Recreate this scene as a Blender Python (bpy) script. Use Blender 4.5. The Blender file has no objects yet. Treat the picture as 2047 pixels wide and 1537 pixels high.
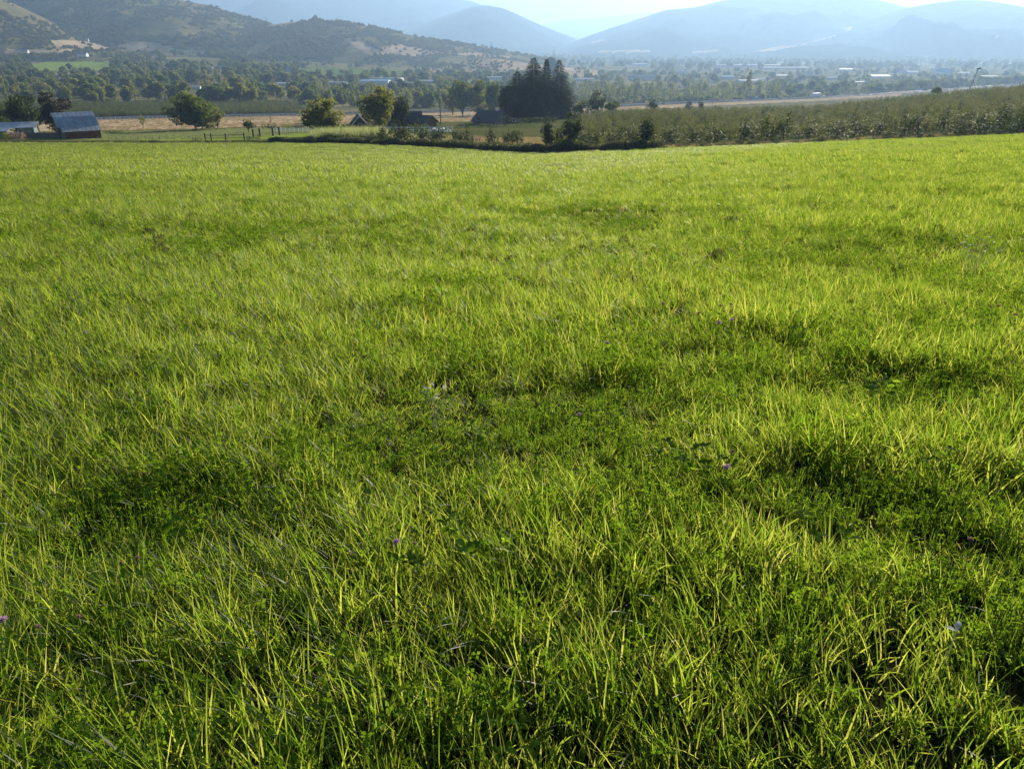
import bpy, math, random
import numpy as np
from mathutils import Vector, Matrix, Euler, noise

R = random.Random(11)
N = np.random.default_rng(11)
rad = math.radians
sc = bpy.context.scene
C = sc.collection

# ------------------------------------------------------------------ camera, sky, sun, exposure
W, H, F, TH = 2047.0, 1537.0, 1500.0, rad(24.26)
CX, CY, EYE = W / 2, H / 2, 1.6
cam = bpy.data.objects.new('camera', bpy.data.cameras.new('camera'))
C.objects.link(cam)
cam.data.sensor_width = 36.0
cam.data.lens = 36.0 * F / W
cam.location = (0, 0, EYE)
cam.rotation_euler = (math.pi / 2 - TH, 0, 0)
cam.data.clip_start, cam.data.clip_end = 0.05, 90000
sc.camera = cam

SUN_EL, SUN_AZ = 18.5, 27.0          # azimuth measured from the view direction to the right
world = bpy.data.worlds.new('World')
sc.world = world
world.use_nodes = True
wn = world.node_tree.nodes
sky = wn.new('ShaderNodeTexSky')
sky.sky_type = 'NISHITA'
sky.sun_disc = False
sky.sun_elevation, sky.sun_rotation = rad(SUN_EL), rad(SUN_AZ)
sky.air_density, sky.dust_density, sky.ozone_density = 1.0, 0.25, 3.0
bg = wn['Background']
bg.inputs['Strength'].default_value = 0.05
world.node_tree.links.new(sky.outputs[0], bg.inputs[0])

sun = bpy.data.objects.new('sun', bpy.data.lights.new('sun', 'SUN'))
C.objects.link(sun)
sun.data.energy, sun.data.angle, sun.data.color = 5.0, rad(0.55), (1.0, 0.90, 0.74)
sd = Vector((math.sin(rad(SUN_AZ)) * math.cos(rad(SUN_EL)), math.cos(rad(SUN_AZ)) * math.cos(rad(SUN_EL)), math.sin(rad(SUN_EL))))
sun.rotation_euler = sd.to_track_quat('Z', 'Y').to_euler()
sun.location = (60, 120, 60)

sc.view_settings.view_transform = 'Standard'
sc.view_settings.look = 'None'
sc.view_settings.exposure = 1.3
sc.view_settings.gamma = 1.0
sc.view_settings.use_curve_mapping = False
sc.render.engine = 'CYCLES'
cy = sc.cycles
cy.max_bounces, cy.diffuse_bounces, cy.glossy_bounces, cy.transmission_bounces, cy.volume_bounces, cy.transparent_max_bounces = 5, 2, 2, 3, 0, 8
cy.use_denoising = True
cy.denoising_input_passes = 'RGB_ALBEDO_NORMAL'
cy.denoising_prefilter = 'ACCURATE'

# ------------------------------------------------------------------ helpers
def tag(o, label=None, cat=None, group=None, kind=None):
    if label: o['label'] = label
    if cat: o['category'] = cat
    if group: o['group'] = group
    if kind: o['kind'] = kind
    return o

def thing(name, label, cat, loc=(0, 0, 0), rz=0.0, group=None, scale=None):
    o = bpy.data.objects.new(name, None)
    o.empty_display_size = 0.3
    C.objects.link(o)
    o.location = loc
    o.rotation_euler = (0, 0, rz)
    if scale is not None: o.scale = scale if hasattr(scale, '__len__') else (scale,) * 3
    return tag(o, label, cat, group)

def mesh(name, v, f, mats, mi=None, smooth=False):
    me = bpy.data.meshes.new(name)
    v = np.asarray(v, dtype=np.float32).reshape(-1, 3)
    if isinstance(f, np.ndarray) and f.ndim == 2:
        k = f.shape[1]
        me.vertices.add(len(v)); me.vertices.foreach_set('co', v.ravel())
        me.loops.add(f.size); me.loops.foreach_set('vertex_index', f.astype(np.int32).ravel())
        me.polygons.add(len(f)); me.polygons.foreach_set('loop_start', (np.arange(len(f)) * k).astype(np.int32))
        me.update(calc_edges=True)
    else:
        me.from_pydata([tuple(map(float, p)) for p in v], [], [tuple(map(int, q)) for q in f])
    for m in (mats if isinstance(mats, (list, tuple)) else [mats]): me.materials.append(m)
    if mi is not None: me.polygons.foreach_set('material_index', np.asarray(mi, dtype=np.int32))
    if smooth: me.polygons.foreach_set('use_smooth', np.ones(len(me.polygons), dtype=bool))
    me.update()
    return me

def part(name, me, parent=None, loc=(0, 0, 0), rot=(0, 0, 0), scale=None):
    o = bpy.data.objects.new(name, me)
    C.objects.link(o)
    o.location = loc; o.rotation_euler = rot
    if scale is not None: o.scale = scale
    if parent is not None: o.parent = parent
    return o

def copy_tree(o, parent=None):
    c = o.copy(); C.objects.link(c)
    if parent is not None: c.parent = parent
    for ch in list(o.children): copy_tree(ch, c)
    return c

class MB:
    """collects boxes, tubes and polygons of one part"""
    def __init__(s): s.v, s.f, s.m = [], [], []
    def add(s, v, f, m=0):
        b = len(s.v); s.v += [tuple(p) for p in v]; s.f += [tuple(i + b for i in q) for q in f]; s.m += [m] * len(f); return s
    def box(s, x0, x1, y0, y1, z0, z1, m=0, M=None):
        v = [(x, y, z) for z in (z0, z1) for x, y in ((x0, y0), (x1, y0), (x1, y1), (x0, y1))]
        if M is not None: v = [tuple(M @ Vector(p)) for p in v]
        return s.add(v, [(3, 2, 1, 0), (4, 5, 6, 7), (0, 1, 5, 4), (1, 2, 6, 5), (2, 3, 7, 6), (3, 0, 4, 7)], m)
    def tube(s, pts, rs, n=6, m=0, cap=True):
        pts = [Vector(p) for p in pts]
        if not hasattr(rs, '__len__'): rs = [rs] * len(pts)
        v, f = [], []
        for i, p in enumerate(pts):
            d = (pts[min(i + 1, len(pts) - 1)] - pts[max(i - 1, 0)]).normalized()
            a = d.orthogonal().normalized() if abs(d.z) > .9 else d.cross(Vector((0, 0, 1))).normalized()
            b = d.cross(a)
            for k in range(n):
                t = 2 * math.pi * k / n
                v.append(p + a * (rs[i] * math.cos(t)) + b * (rs[i] * math.sin(t)))
        for i in range(len(pts) - 1):
            for k in range(n):
                f.append((i * n + k, i * n + (k + 1) % n, (i + 1) * n + (k + 1) % n, (i + 1) * n + k))
        if cap:
            f.append(tuple(range(n))[::-1]); f.append(tuple(range((len(pts) - 1) * n, len(pts) * n)))
        return s.add(v, f, m)
    def prism(s, outline, y0, y1, m=0):
        """outline in x,z extruded along y"""
        n = len(outline)
        v = [(x, y0, z) for x, z in outline] + [(x, y1, z) for x, z in outline]
        f = [tuple(range(n)), tuple(range(2 * n - 1, n - 1, -1))] + [(i, i + n, (i + 1) % n + n, (i + 1) % n) for i in range(n)]
        return s.add(v, f, m)
    def mesh(s, name, mats, smooth=False): return mesh(name, s.v, s.f, mats, s.m if isinstance(mats, (list, tuple)) else None, smooth)
    def build(s, name, mats, parent=None, **k): return part(name, s.mesh(name, mats), parent, **k)

# ------------------------------------------------------------------ materials
def newmat(name):
    m = bpy.data.materials.new(name); m.use_nodes = True
    t = m.node_tree
    return m, t.nodes, t.links.new, t.nodes['Principled BSDF'], t.nodes['Material Output']

def ramp(n, stops):
    r = n.new('ShaderNodeValToRGB')
    while len(r.color_ramp.elements) < len(stops): r.color_ramp.elements.new(0.5)
    for e, (p, c) in zip(r.color_ramp.elements, stops): e.position = p; e.color = (*c, 1)
    return r

def plain(name, col, rough=0.7, metal=0.0, noise_amt=0.25, scale=3.0, bump=0.0, coord='Object'):
    m, n, l, b, o = newmat(name)
    tc = n.new('ShaderNodeTexCoord')
    nz = n.new('ShaderNodeTexNoise'); nz.inputs['Scale'].default_value = scale; nz.inputs['Detail'].default_value = 6
    l(tc.outputs[coord], nz.inputs['Vector'])
    lo = tuple(c * (1 - noise_amt) for c in col); hi = tuple(min(1, c * (1 + noise_amt)) for c in col)
    r = ramp(n, [(0.3, lo), (0.7, hi)])
    l(nz.outputs[0], r.inputs[0]); l(r.outputs[0], b.inputs['Base Color'])
    b.inputs['Roughness'].default_value = rough; b.inputs['Metallic'].default_value = metal
    if rough > .6 and not metal: b.inputs['Specular IOR Level'].default_value = .12
    if bump:
        bp = n.new('ShaderNodeBump'); bp.inputs['Strength'].default_value = bump
        l(nz.outputs[0], bp.inputs['Height']); l(bp.outputs[0], b.inputs['Normal'])
    return m

def leafmat(name, stops, tstops, tfac=0.5, rough=0.45, spec=0.3, obj_var=0.0):
    """leaf or blade: reflecting and letting light through, colour varied from leaf to leaf"""
    m, n, l, b, o = newmat(name)
    g = n.new('ShaderNodeNewGeometry')
    fac = g.outputs['Random Per Island']
    if obj_var:
        oi = n.new('ShaderNodeObjectInfo'); mx = n.new('ShaderNodeMix'); mx.inputs[0].default_value = obj_var
        l(fac, mx.inputs[2]); l(oi.outputs['Random'], mx.inputs[3]); fac = mx.outputs[0]
    r = ramp(n, stops); rt = ramp(n, tstops)
    l(fac, r.inputs[0]); l(fac, rt.inputs[0])
    l(r.outputs[0], b.inputs['Base Color'])
    b.inputs['Roughness'].default_value = rough
    b.inputs['Specular IOR Level'].default_value = spec
    t = n.new('ShaderNodeBsdfTranslucent'); l(rt.outputs[0], t.inputs[0])
    mx = n.new('ShaderNodeMixShader'); mx.inputs[0].default_value = tfac
    l(b.outputs[0], mx.inputs[1]); l(t.outputs[0], mx.inputs[2]); l(mx.outputs[0], o.inputs[0])
    return m

def ground(name, stops, scale=0.05, detail=8, fine=None, rough=0.9, bump=0.3):
    """soil or sward: two noise scales mixed"""
    m, n, l, b, o = newmat(name)
    tc = n.new('ShaderNodeTexCoord')
    a = n.new('ShaderNodeTexNoise'); a.inputs['Scale'].default_value = scale; a.inputs['Detail'].default_value = detail
    c = n.new('ShaderNodeTexNoise'); c.inputs['Scale'].default_value = fine or scale * 12; c.inputs['Detail'].default_value = 5
    l(tc.outputs['Object'], a.inputs['Vector']); l(tc.outputs['Object'], c.inputs['Vector'])
    mx = n.new('ShaderNodeMix'); mx.inputs[0].default_value = 0.45
    l(a.outputs[0], mx.inputs[2]); l(c.outputs[0], mx.inputs[3])
    r = ramp(n, stops); l(mx.outputs[0], r.inputs[0]); l(r.outputs[0], b.inputs['Base Color'])
    b.inputs['Roughness'].default_value = rough; b.inputs['Specular IOR Level'].default_value = 0.0
    bp = n.new('ShaderNodeBump'); bp.inputs['Strength'].default_value = bump; bp.inputs['Distance'].default_value = 0.5 / max(scale, .01) * .02
    l(c.outputs[0], bp.inputs['Height']); l(bp.outputs[0], b.inputs['Normal'])
    return m

M = {}
M['blade'] = leafmat('grass_blade', [(0, (.016, .042, .009)), (.5, (.03, .068, .012)), (.86, (.06, .10, .022)), (.95, (.20, .18, .08)), (1, (.30, .26, .14))],
                     [(0, (.09, .21, .012)), (.45, (.26, .39, .02)), (.86, (.62, .64, .09)), (.95, (.55, .50, .14)), (1, (.5, .45, .2))], .62, .42, .28, .25)
M['thatch'] = leafmat('dead_thatch', [(0, (.03, .04, .012)), (.6, (.05, .055, .018)), (1, (.10, .085, .035))], [(0, (.04, .06, .01)), (1, (.10, .10, .03))], .3, .8, .05, .3)
M['clover'] = leafmat('clover_leaf', [(0, (.016, .05, .007)), (.6, (.03, .075, .010)), (1, (.05, .10, .014))],
                      [(0, (.08, .19, .010)), (.6, (.20, .32, .014)), (1, (.36, .46, .03))], .62, .8, .03, .3)
M['weed'] = leafmat('dark_weed', [(0, (.035, .05, .012)), (.6, (.07, .075, .02)), (1, (.16, .12, .05))],
                    [(0, (.06, .10, .015)), (.6, (.14, .15, .03)), (1, (.26, .2, .08))], .35, .6, .15, .4)
M['straw'] = leafmat('dry_grass', [(0, (.20, .15, .06)), (.6, (.32, .24, .10)), (1, (.42, .32, .15))],
                     [(0, (.25, .18, .06)), (1, (.45, .34, .14))], .45, .6, .2, .4)
M['reed'] = leafmat('reed_blade', [(0, (.11, .14, .04)), (1, (.26, .24, .10))], [(0, (.25, .34, .07)), (1, (.5, .48, .2))], .5, .5, .3, .4)
M['leaf'] = leafmat('broad_leaf', [(0, (.025, .05, .012)), (.6, (.045, .075, .016)), (1, (.08, .10, .022))],
                    [(0, (.09, .15, .014)), (.6, (.18, .245, .022)), (1, (.33, .36, .04))], .45, .62, .1, .3)
M['leaf_yellow'] = leafmat('yellowing_leaf', [(0, (.05, .07, .014)), (.6, (.09, .10, .02)), (1, (.17, .14, .03))],
                           [(0, (.13, .17, .022)), (.6, (.26, .28, .034)), (1, (.45, .36, .06))], .52, .62, .1, .15)
M['leaf_purple'] = leafmat('purple_leaf', [(0, (.02, .018, .014)), (.6, (.035, .026, .022)), (1, (.06, .045, .03))],
                           [(0, (.03, .02, .012)), (1, (.11, .06, .03))], .35, .62, .1, .1)
M['leaf_dark'] = leafmat('dark_leaf', [(0, (.018, .032, .010)), (.6, (.03, .046, .012)), (1, (.05, .06, .016))],
                         [(0, (.03, .055, .008)), (1, (.11, .13, .02))], .38, .62, .1, .15)
M['needle'] = leafmat('fir_needles', [(0, (.016, .030, .013)), (.6, (.028, .044, .016)), (1, (.05, .062, .022))],
                      [(0, (.02, .04, .012)), (1, (.08, .10, .025))], .28, .8, .05, .15)
M['leaf_apple'] = leafmat('orchard_leaf', [(0, (.028, .05, .014)), (.6, (.05, .078, .018)), (1, (.085, .10, .026))],
                          [(0, (.06, .085, .013)), (.6, (.15, .165, .024)), (1, (.34, .29, .05))], .44, .62, .1, .3)
M['leaf_far'] = leafmat('valley_leaf', [(0, (.042, .068, .022)), (.5, (.078, .10, .03)), (1, (.14, .135, .045))],
                        [(0, (.15, .20, .03)), (.6, (.32, .35, .05)), (1, (.52, .46, .10))], .5, .7, .05, .6)
M['scrub'] = leafmat('hill_scrub', [(0, (.06, .062, .02)), (.6, (.105, .10, .032)), (1, (.17, .14, .045))],
                     [(0, (.10, .12, .02)), (1, (.28, .25, .05))], .42, .8, .03, .5)
M['bark'] = plain('bark', (.075, .058, .042), .9, 0, .4, 6, .4)
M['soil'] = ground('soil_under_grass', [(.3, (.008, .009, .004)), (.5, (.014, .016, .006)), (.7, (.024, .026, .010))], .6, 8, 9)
M['ditch'] = ground('ditch_bank_soil', [(.3, (.03, .035, .012)), (.5, (.06, .06, .022)), (.7, (.12, .10, .04))], .3, 8, 4)
M['pasture'] = ground('pasture_sward', [(.3, (.13, .20, .025)), (.5, (.20, .27, .035)), (.7, (.28, .32, .06))], .06, 8, 1.2)
M['gold'] = ground('dry_grass_sward', [(.3, (.27, .20, .11)), (.5, (.40, .30, .18)), (.7, (.54, .42, .27))], .03, 8, .5)
M['valley'] = ground('valley_ground', [(.3, (.07, .08, .03)), (.48, (.13, .125, .05)), (.58, (.24, .20, .09)), (.72, (.38, .30, .16))], .012, 8, .12)
M['orchfloor'] = ground('orchard_floor', [(.3, (.05, .07, .02)), (.5, (.09, .10, .03)), (.7, (.18, .15, .07))], .08, 8, 1.0)
M['vine'] = ground('vineyard_rows', [(.3, (.06, .11, .02)), (.5, (.10, .16, .03)), (.7, (.2, .2, .06))], .02, 6, .2)
M['hill'] = ground('hill_grass', [(.3, (.085, .085, .027)), (.5, (.16, .135, .046)), (.65, (.25, .2, .075)), (.8, (.36, .28, .12))], .008, 9, .05)
M['mount'] = ground('mountain_forest', [(.35, (.012, .022, .014)), (.5, (.026, .040, .022)), (.62, (.05, .062, .03)), (.8, (.10, .10, .05))], .003, 10, .02, .95, 1.0)
M['asphalt'] = ground('asphalt', [(.3, (.045, .045, .05)), (.7, (.075, .072, .075))], .2, 6, 2)
M['gravel'] = ground('gravel_shoulder', [(.3, (.22, .18, .14)), (.7, (.36, .31, .26))], .2, 6, 2)
M['paint'] = plain('white_paint', (.78, .78, .76), .6, 0, .06)
M['white'] = plain('white_board', (.60, .61, .62), .55, 0, .08)
M['steel'] = plain('galvanised_steel', (.36, .38, .40), .45, .7, .15)
M['metalroof'] = plain('weathered_metal_roof', (.27, .31, .36), .5, .35, .22, .8)
M['rustroof'] = plain('rust_streaked_metal', (.33, .33, .34), .55, .3, .35, 1.6)
M['redwood'] = plain('faded_red_boards', (.17, .062, .042), .85, 0, .4, 1.4)
M['greywood'] = plain('weathered_boards', (.17, .15, .13), .9, 0, .35, 2.0)
M['darkwood'] = plain('dark_post_wood', (.05, .038, .028), .9, 0, .3, 4.0)
M['shingle'] = plain('dark_shingles', (.085, .082, .085), .85, 0, .3, 2.5)
M['housewall'] = plain('blue_grey_siding', (.16, .19, .20), .8, 0, .15, 1.0)
M['brownwall'] = plain('brown_siding', (.12, .085, .06), .85, 0, .2, 1.0)
M['palewall'] = plain('pale_wall', (.55, .53, .48), .8, 0, .1, .5)
M['greywall'] = plain('grey_wall', (.36, .37, .38), .8, 0, .1, .5)
M['paleroof'] = plain('pale_metal_roof', (.20, .22, .25), .8, 0, .15, .3)
M['greyroof'] = plain('grey_roof', (.30, .31, .33), .7, 0, .15, .3)
M['blueroof'] = plain('blue_metal_roof', (.16, .30, .46), .75, 0, .1, .3)
M['glass'] = plain('window_glass', (.04, .05, .06), .12, 0, .1)
M['rubber'] = plain('tyre_rubber', (.02, .02, .02), .9)
M['blue'] = plain('blue_paint', (.04, .16, .5), .35, 0, .08)
M['darkcar'] = plain('dark_car_paint', (.05, .055, .065), .3, .2, .08)
M['redcar'] = plain('red_car_paint', (.22, .05, .04), .35, .1, .08)
M['pink'] = leafmat('clover_flower', [(0, (.42, .22, .36)), (1, (.62, .42, .56))], [(0, (.45, .24, .38)), (1, (.6, .42, .54))], .4, .6, .2)
M['brownflower'] = leafmat('faded_flower', [(0, (.22, .13, .09)), (1, (.36, .25, .2))], [(0, (.3, .18, .12)), (1, (.4, .28, .2))], .4, .6, .2)
M['stem'] = leafmat('green_stem', [(0, (.08, .14, .02)), (1, (.13, .18, .04))], [(0, (.2, .35, .03)), (1, (.3, .4, .05))], .3, .5, .3)
M['dryleaf'] = leafmat('withered_pale_leaf', [(0, (.46, .44, .36)), (1, (.62, .60, .52))], [(0, (.4, .38, .3)), (1, (.5, .5, .42))], .4, .6, .2)

# ------------------------------------------------------------------ the lie of the land
ct, st = math.cos(TH), math.sin(TH)
COLP = np.array([-500, 0, 200, 400, 700, 1000, 1200, 1600, 2047, 2550.])
ROWS = [  # distance ahead, height relative to the eye for each column
    (100, [-12.0, -12.0, -12.1, -12.2, -12.5, -12.9, -12.5, -11.35, -10.25, -9.3]),
    (150, [-17.0, -17.1, -17.2, -17.3, -16.9, -16.6, -15.5, -14.6, -12.0, -10.0]),
    (180, [-20.1, -20.3, -20.4, -20.4, -18.7, -18.1, -17.0, -16.5, -12.8, -10.3]),
    (215, [-22.6, -22.7, -22.7, -22.3, -20.5, -20.2, -18.8, -18.3, -13.5, -10.5]),
    (280, [-27.5, -27.5, -27.3, -26.5, -25.0, -23.9, -22.4, -21.7, -14.2, -10.6]),
    (350, [-32.5, -32.5, -32.0, -31.0, -30.0, -29.5, -28.5, -26.5, -19.0, -14.0]),
    (450, [-38.0, -38.0, -37.5, -37.0, -37.0, -37.0, -36.0, -34.0, -30.0, -26.0]),
    (600, [-42.0, -42.0, -42.0, -42.0, -42.5, -43.5, -43.5, -43.0, -42.0, -40.0]),
    (900, [-46.0, -46.0, -46.0, -47.0, -48.0, -50.0, -51.0, -51.5, -51.0, -50.0]),
    (1300, [-40, -40, -41, -43, -49, -52, -54, -55, -55, -55.]),
    (1700, [-24, -26, -28, -31, -42, -54, -56, -57, -57, -57.]),
    (2200, [0, -3, -6, -12, -30, -55, -58, -58, -58, -58.]),
    (3000, [10, 5, 0, -5, -30, -57, -58, -58, -58, -58.]),
    (5000, [0, 0, -5, -10, -40, -58, -58, -58, -58, -58.]),
    (26000, [-58.] * 10)]
S_NEAR = [.100, .102, .103, .104, .107, .109, .106, .098, .0885, .081]
colA = (COLP - CX) / F * .93
rl = [math.log(4.0), math.log(40.0)] + [math.log(y) for y, _ in ROWS]
rs_ = [S_NEAR, S_NEAR] + [[-(z + EYE) / y for z in zz] for y, zz in ROWS]
GL = np.linspace(math.log(4.0), math.log(26000.0), 360)
GA = np.linspace(-1.6, 1.6, 161)
_t = np.array([np.interp(GA, colA, r) for r in rs_])
SG = np.array([np.interp(GL, rl, _t[:, j]) for j in range(len(GA))]).T
for _ in range(2):                                                    # ease the kinks
    SG = (np.vstack([SG[:1], SG[:-1]]) + SG * 2 + np.vstack([SG[1:], SG[-1:]])) / 4
    for __ in range(3): SG = (np.hstack([SG[:, :1], SG[:, :-1]]) + SG * 2 + np.hstack([SG[:, 1:], SG[:, -1:]])) / 4

def hz(x, y):
    x = np.asarray(x, float); y = np.asarray(y, float)
    a = np.clip(x / np.maximum(np.abs(y), 4.0), -1.599, 1.599)
    u = np.clip((np.log(np.clip(y, 4.0, 25999)) - GL[0]) / (GL[1] - GL[0]), 0, len(GL) - 1.001)
    w = np.clip((a + 1.6) / (GA[1] - GA[0]), 0, len(GA) - 1.001)
    i, j = u.astype(int), w.astype(int); fu, fw = u - i, w - j
    s = SG[i, j] * (1 - fu) * (1 - fw) + SG[i + 1, j] * fu * (1 - fw) + SG[i, j + 1] * (1 - fu) * fw + SG[i + 1, j + 1] * fu * fw
    roll = .05 * np.sin(x * .9 + 1.3 * np.sin(y * .35)) * np.sin(y * .8 + x * .21) * np.clip(y / 3, 0, 1)
    return -s * y + np.where(y < 160, roll, 0)

def hz1(x, y): return float(hz(x, y))
def pxof(x, y, z):
    zc = y * ct - (z - EYE) * st
    return CX + F * x / zc
def pyof(y, z):
    return CY - F * (y * st + (z - EYE) * ct) / (y * ct - (z - EYE) * st)
def ztan(py, y): return EYE + y * math.tan(math.atan((CY - py) / F) - TH)
def G(px, y):
    """the ground point at distance y ahead in the direction of column px"""
    x = 0.0
    for _ in range(5):
        z = hz1(x, y); x = (px - CX) / F * (y * ct - (z - EYE) * st)
    return Vector((x, y, z))
def Gv(px, y):
    px = np.asarray(px, float); y = np.asarray(y, float); x = np.zeros_like(px)
    for _ in range(5):
        z = hz(x, y); x = (px - CX) / F * (y * ct - (z - EYE) * st)
    return np.stack([x, y, z], 1)
def scale_at(p): return F / (p[1] * ct - (p[2] - EYE) * st)          # picture pixels per metre (2047 wide)

EDGE = ([-900, -500, 0, 380, 560, 800, 1000, 1080, 1290, 1600, 2047, 2700], [190, 190, 178, 178, 160, 135, 112, 108, 104, 101, 100, 100])
def edge(px): return np.interp(px, *EDGE)

def inpoly(px, y, poly):
    px = np.asarray(px); y = np.asarray(y); r = np.zeros(px.shape, bool); n = len(poly)
    for i in range(n):
        (x0, y0), (x1, y1) = poly[i], poly[(i + 1) % n]
        c = ((y0 > y) != (y1 > y)) & (px < (x1 - x0) * (y - y0) / ((y1 - y0) or 1e-9) + x0)
        r ^= c
    return r

ROAD = [(-500, 400), (0, 420), (200, 432), (470, 462), (700, 500), (880, 540), (1250, 660), (1450, 755), (1632, 850), (1750, 940), (1900, 1080), (2100, 1350)]
def road_y(px): return np.interp(px, [p for p, _ in ROAD], [d for _, d in ROAD])
REG = [
    ('pasture', [(-600, 199), (205, 199), (400, 190), (560, 182), (760, 172), (760, 190), (640, 232), (430, 262), (205, 262), (-600, 240)], 'pasture'),
    ('orchard_clearing', [(1035, 122), (1085, 122), (1085, 145), (980, 160), (960, 140)], 'pasture'),
    ('left_orchard_floor', [(-600, 455), (620, 500), (620, 640), (-600, 640)], 'orchfloor'),
    ('hayfield', [(60, 1380), (225, 1420), (225, 1680), (120, 1720), (60, 1560)], 'pasture'),
    ('vineyard', [(585, 1480), (640, 1450), (770, 1480), (835, 1550), (800, 1700), (640, 1700), (600, 1600)], 'vine'),
]
# ground grid
rowsY = np.exp(np.linspace(math.log(3.0), math.log(26000.0), 400)) - 15 + 12 - .3
a_in = np.linspace(-.78, .78, 470); a_out = np.linspace(.80, 1.6, 40)
colsA = np.concatenate([-a_out[::-1], a_in, a_out])
YY, AA = np.meshgrid(rowsY, colsA, indexing='ij')
XX = AA * (YY + 15.0)
ZZ = hz(XX, YY)
nr, nc = YY.shape
V = np.stack([XX, YY, ZZ], -1).reshape(-1, 3)
ii, jj = np.meshgrid(np.arange(nr - 1), np.arange(nc - 1), indexing='ij')
FQ = np.stack([ii * nc + jj, ii * nc + jj + 1, (ii + 1) * nc + jj + 1, (ii + 1) * nc + jj], -1).reshape(-1, 4)
fc = V[FQ].mean(1)
fpx = np.where(fc[:, 1] > 1, pxof(fc[:, 0], np.maximum(fc[:, 1], 1), fc[:, 2]), CX)
reg = np.full(len(FQ), -1)
fe = edge(fpx)
reg[fc[:, 1] < fe] = 100
reg[(fc[:, 1] >= fe) & (fc[:, 1] < fe + 9)] = 101
ry = road_y(fpx)
reg[(fc[:, 1] > np.where(fpx < 1000, 280, ry - 75)) & (fc[:, 1] < ry + 6) & (fpx < 1800)] = 102
for k, (nm, poly, mt) in enumerate(REG): reg[(reg != 100) & (reg != 101) & inpoly(fpx, fc[:, 1], poly)] = k
reg[(reg == -1) & (fpx > 1080) & (fc[:, 1] < 320)] = 103
reg[(reg == -1) & (fc[:, 1] < 270)] = 104
GNAMES = {100: ('field', 'soil'), 101: ('ditch_bank', 'ditch'), 102: ('dry_meadow', 'gold'), 103: ('orchard_ground', 'orchfloor'), 104: ('farm_yard', 'orchfloor'), -1: ('valley_floor', 'valley')}
def submesh(name, sel, mt):
    f = FQ[sel]
    if not len(f): return None
    u, inv = np.unique(f, return_inverse=True)
    o = part(name, mesh(name, V[u], inv.reshape(f.shape), M[mt], smooth=True))
    return tag(o, kind='structure')
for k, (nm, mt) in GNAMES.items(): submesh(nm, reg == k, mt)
for k, (nm, poly, mt) in enumerate(REG): submesh(nm, reg == k, mt)

# highway: shoulder, carriageway, lines
def ribbon(name, off0, off1, lift, mt, n=260, dash=None):
    pxs = np.linspace(-450, 2080, n)
    P = Gv(pxs, road_y(pxs))
    d = np.gradient(P[:, :2], axis=0); d /= np.linalg.norm(d, axis=1)[:, None]
    nrm = np.stack([-d[:, 1], d[:, 0]], 1)
    v, f = [], []
    for i in range(n):
        for o in (off0, off1):
            q = P[i, :2] + nrm[i] * o
            v.append((q[0], q[1], P[i, 2] + lift))
    for i in range(n - 1):
        if dash and i % dash: continue
        f.append((2 * i, 2 * i + 2, 2 * i + 3, 2 * i + 1))
    return tag(part(name, mesh(name, v, f, M[mt])), kind='structure')
ribbon('road_shoulder', -9, 9, .55, 'gravel')
ribbon('highway', -6.5, 6.5, .62, 'asphalt')
ribbon('road_markings', -6.0, -5.7, .66, 'paint'); ribbon('road_markings', 5.7, 6.0, .66, 'paint')
ribbon('road_markings', -.12, .12, .66, 'paint', dash=2)
def guardrail():
    t = thing('guardrail', 'long grey steel guardrail running along the near side of the highway', 'guardrail')
    b = MB(); p = MB()
    pxs = np.linspace(-300, 1740, 220); P = Gv(pxs, road_y(pxs) - 8)
    for i in range(219):
        a, c = Vector(P[i]) + Vector((0, 0, 1.15)), Vector(P[i + 1]) + Vector((0, 0, 1.15))
        b.add([a, c, c + Vector((0, .08, .42)), a + Vector((0, .08, .42))], [(0, 1, 2, 3)])
    for i in range(0, 220, 1): p.box(P[i, 0] - .08, P[i, 0] + .08, P[i, 1] + .1, P[i, 1] + .26, P[i, 2] + .3, P[i, 2] + 1.5)
    b.build('rail', M['steel'], t); o = p.build('posts', M['steel'], t); tag(o, kind='stuff')
guardrail()

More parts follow.
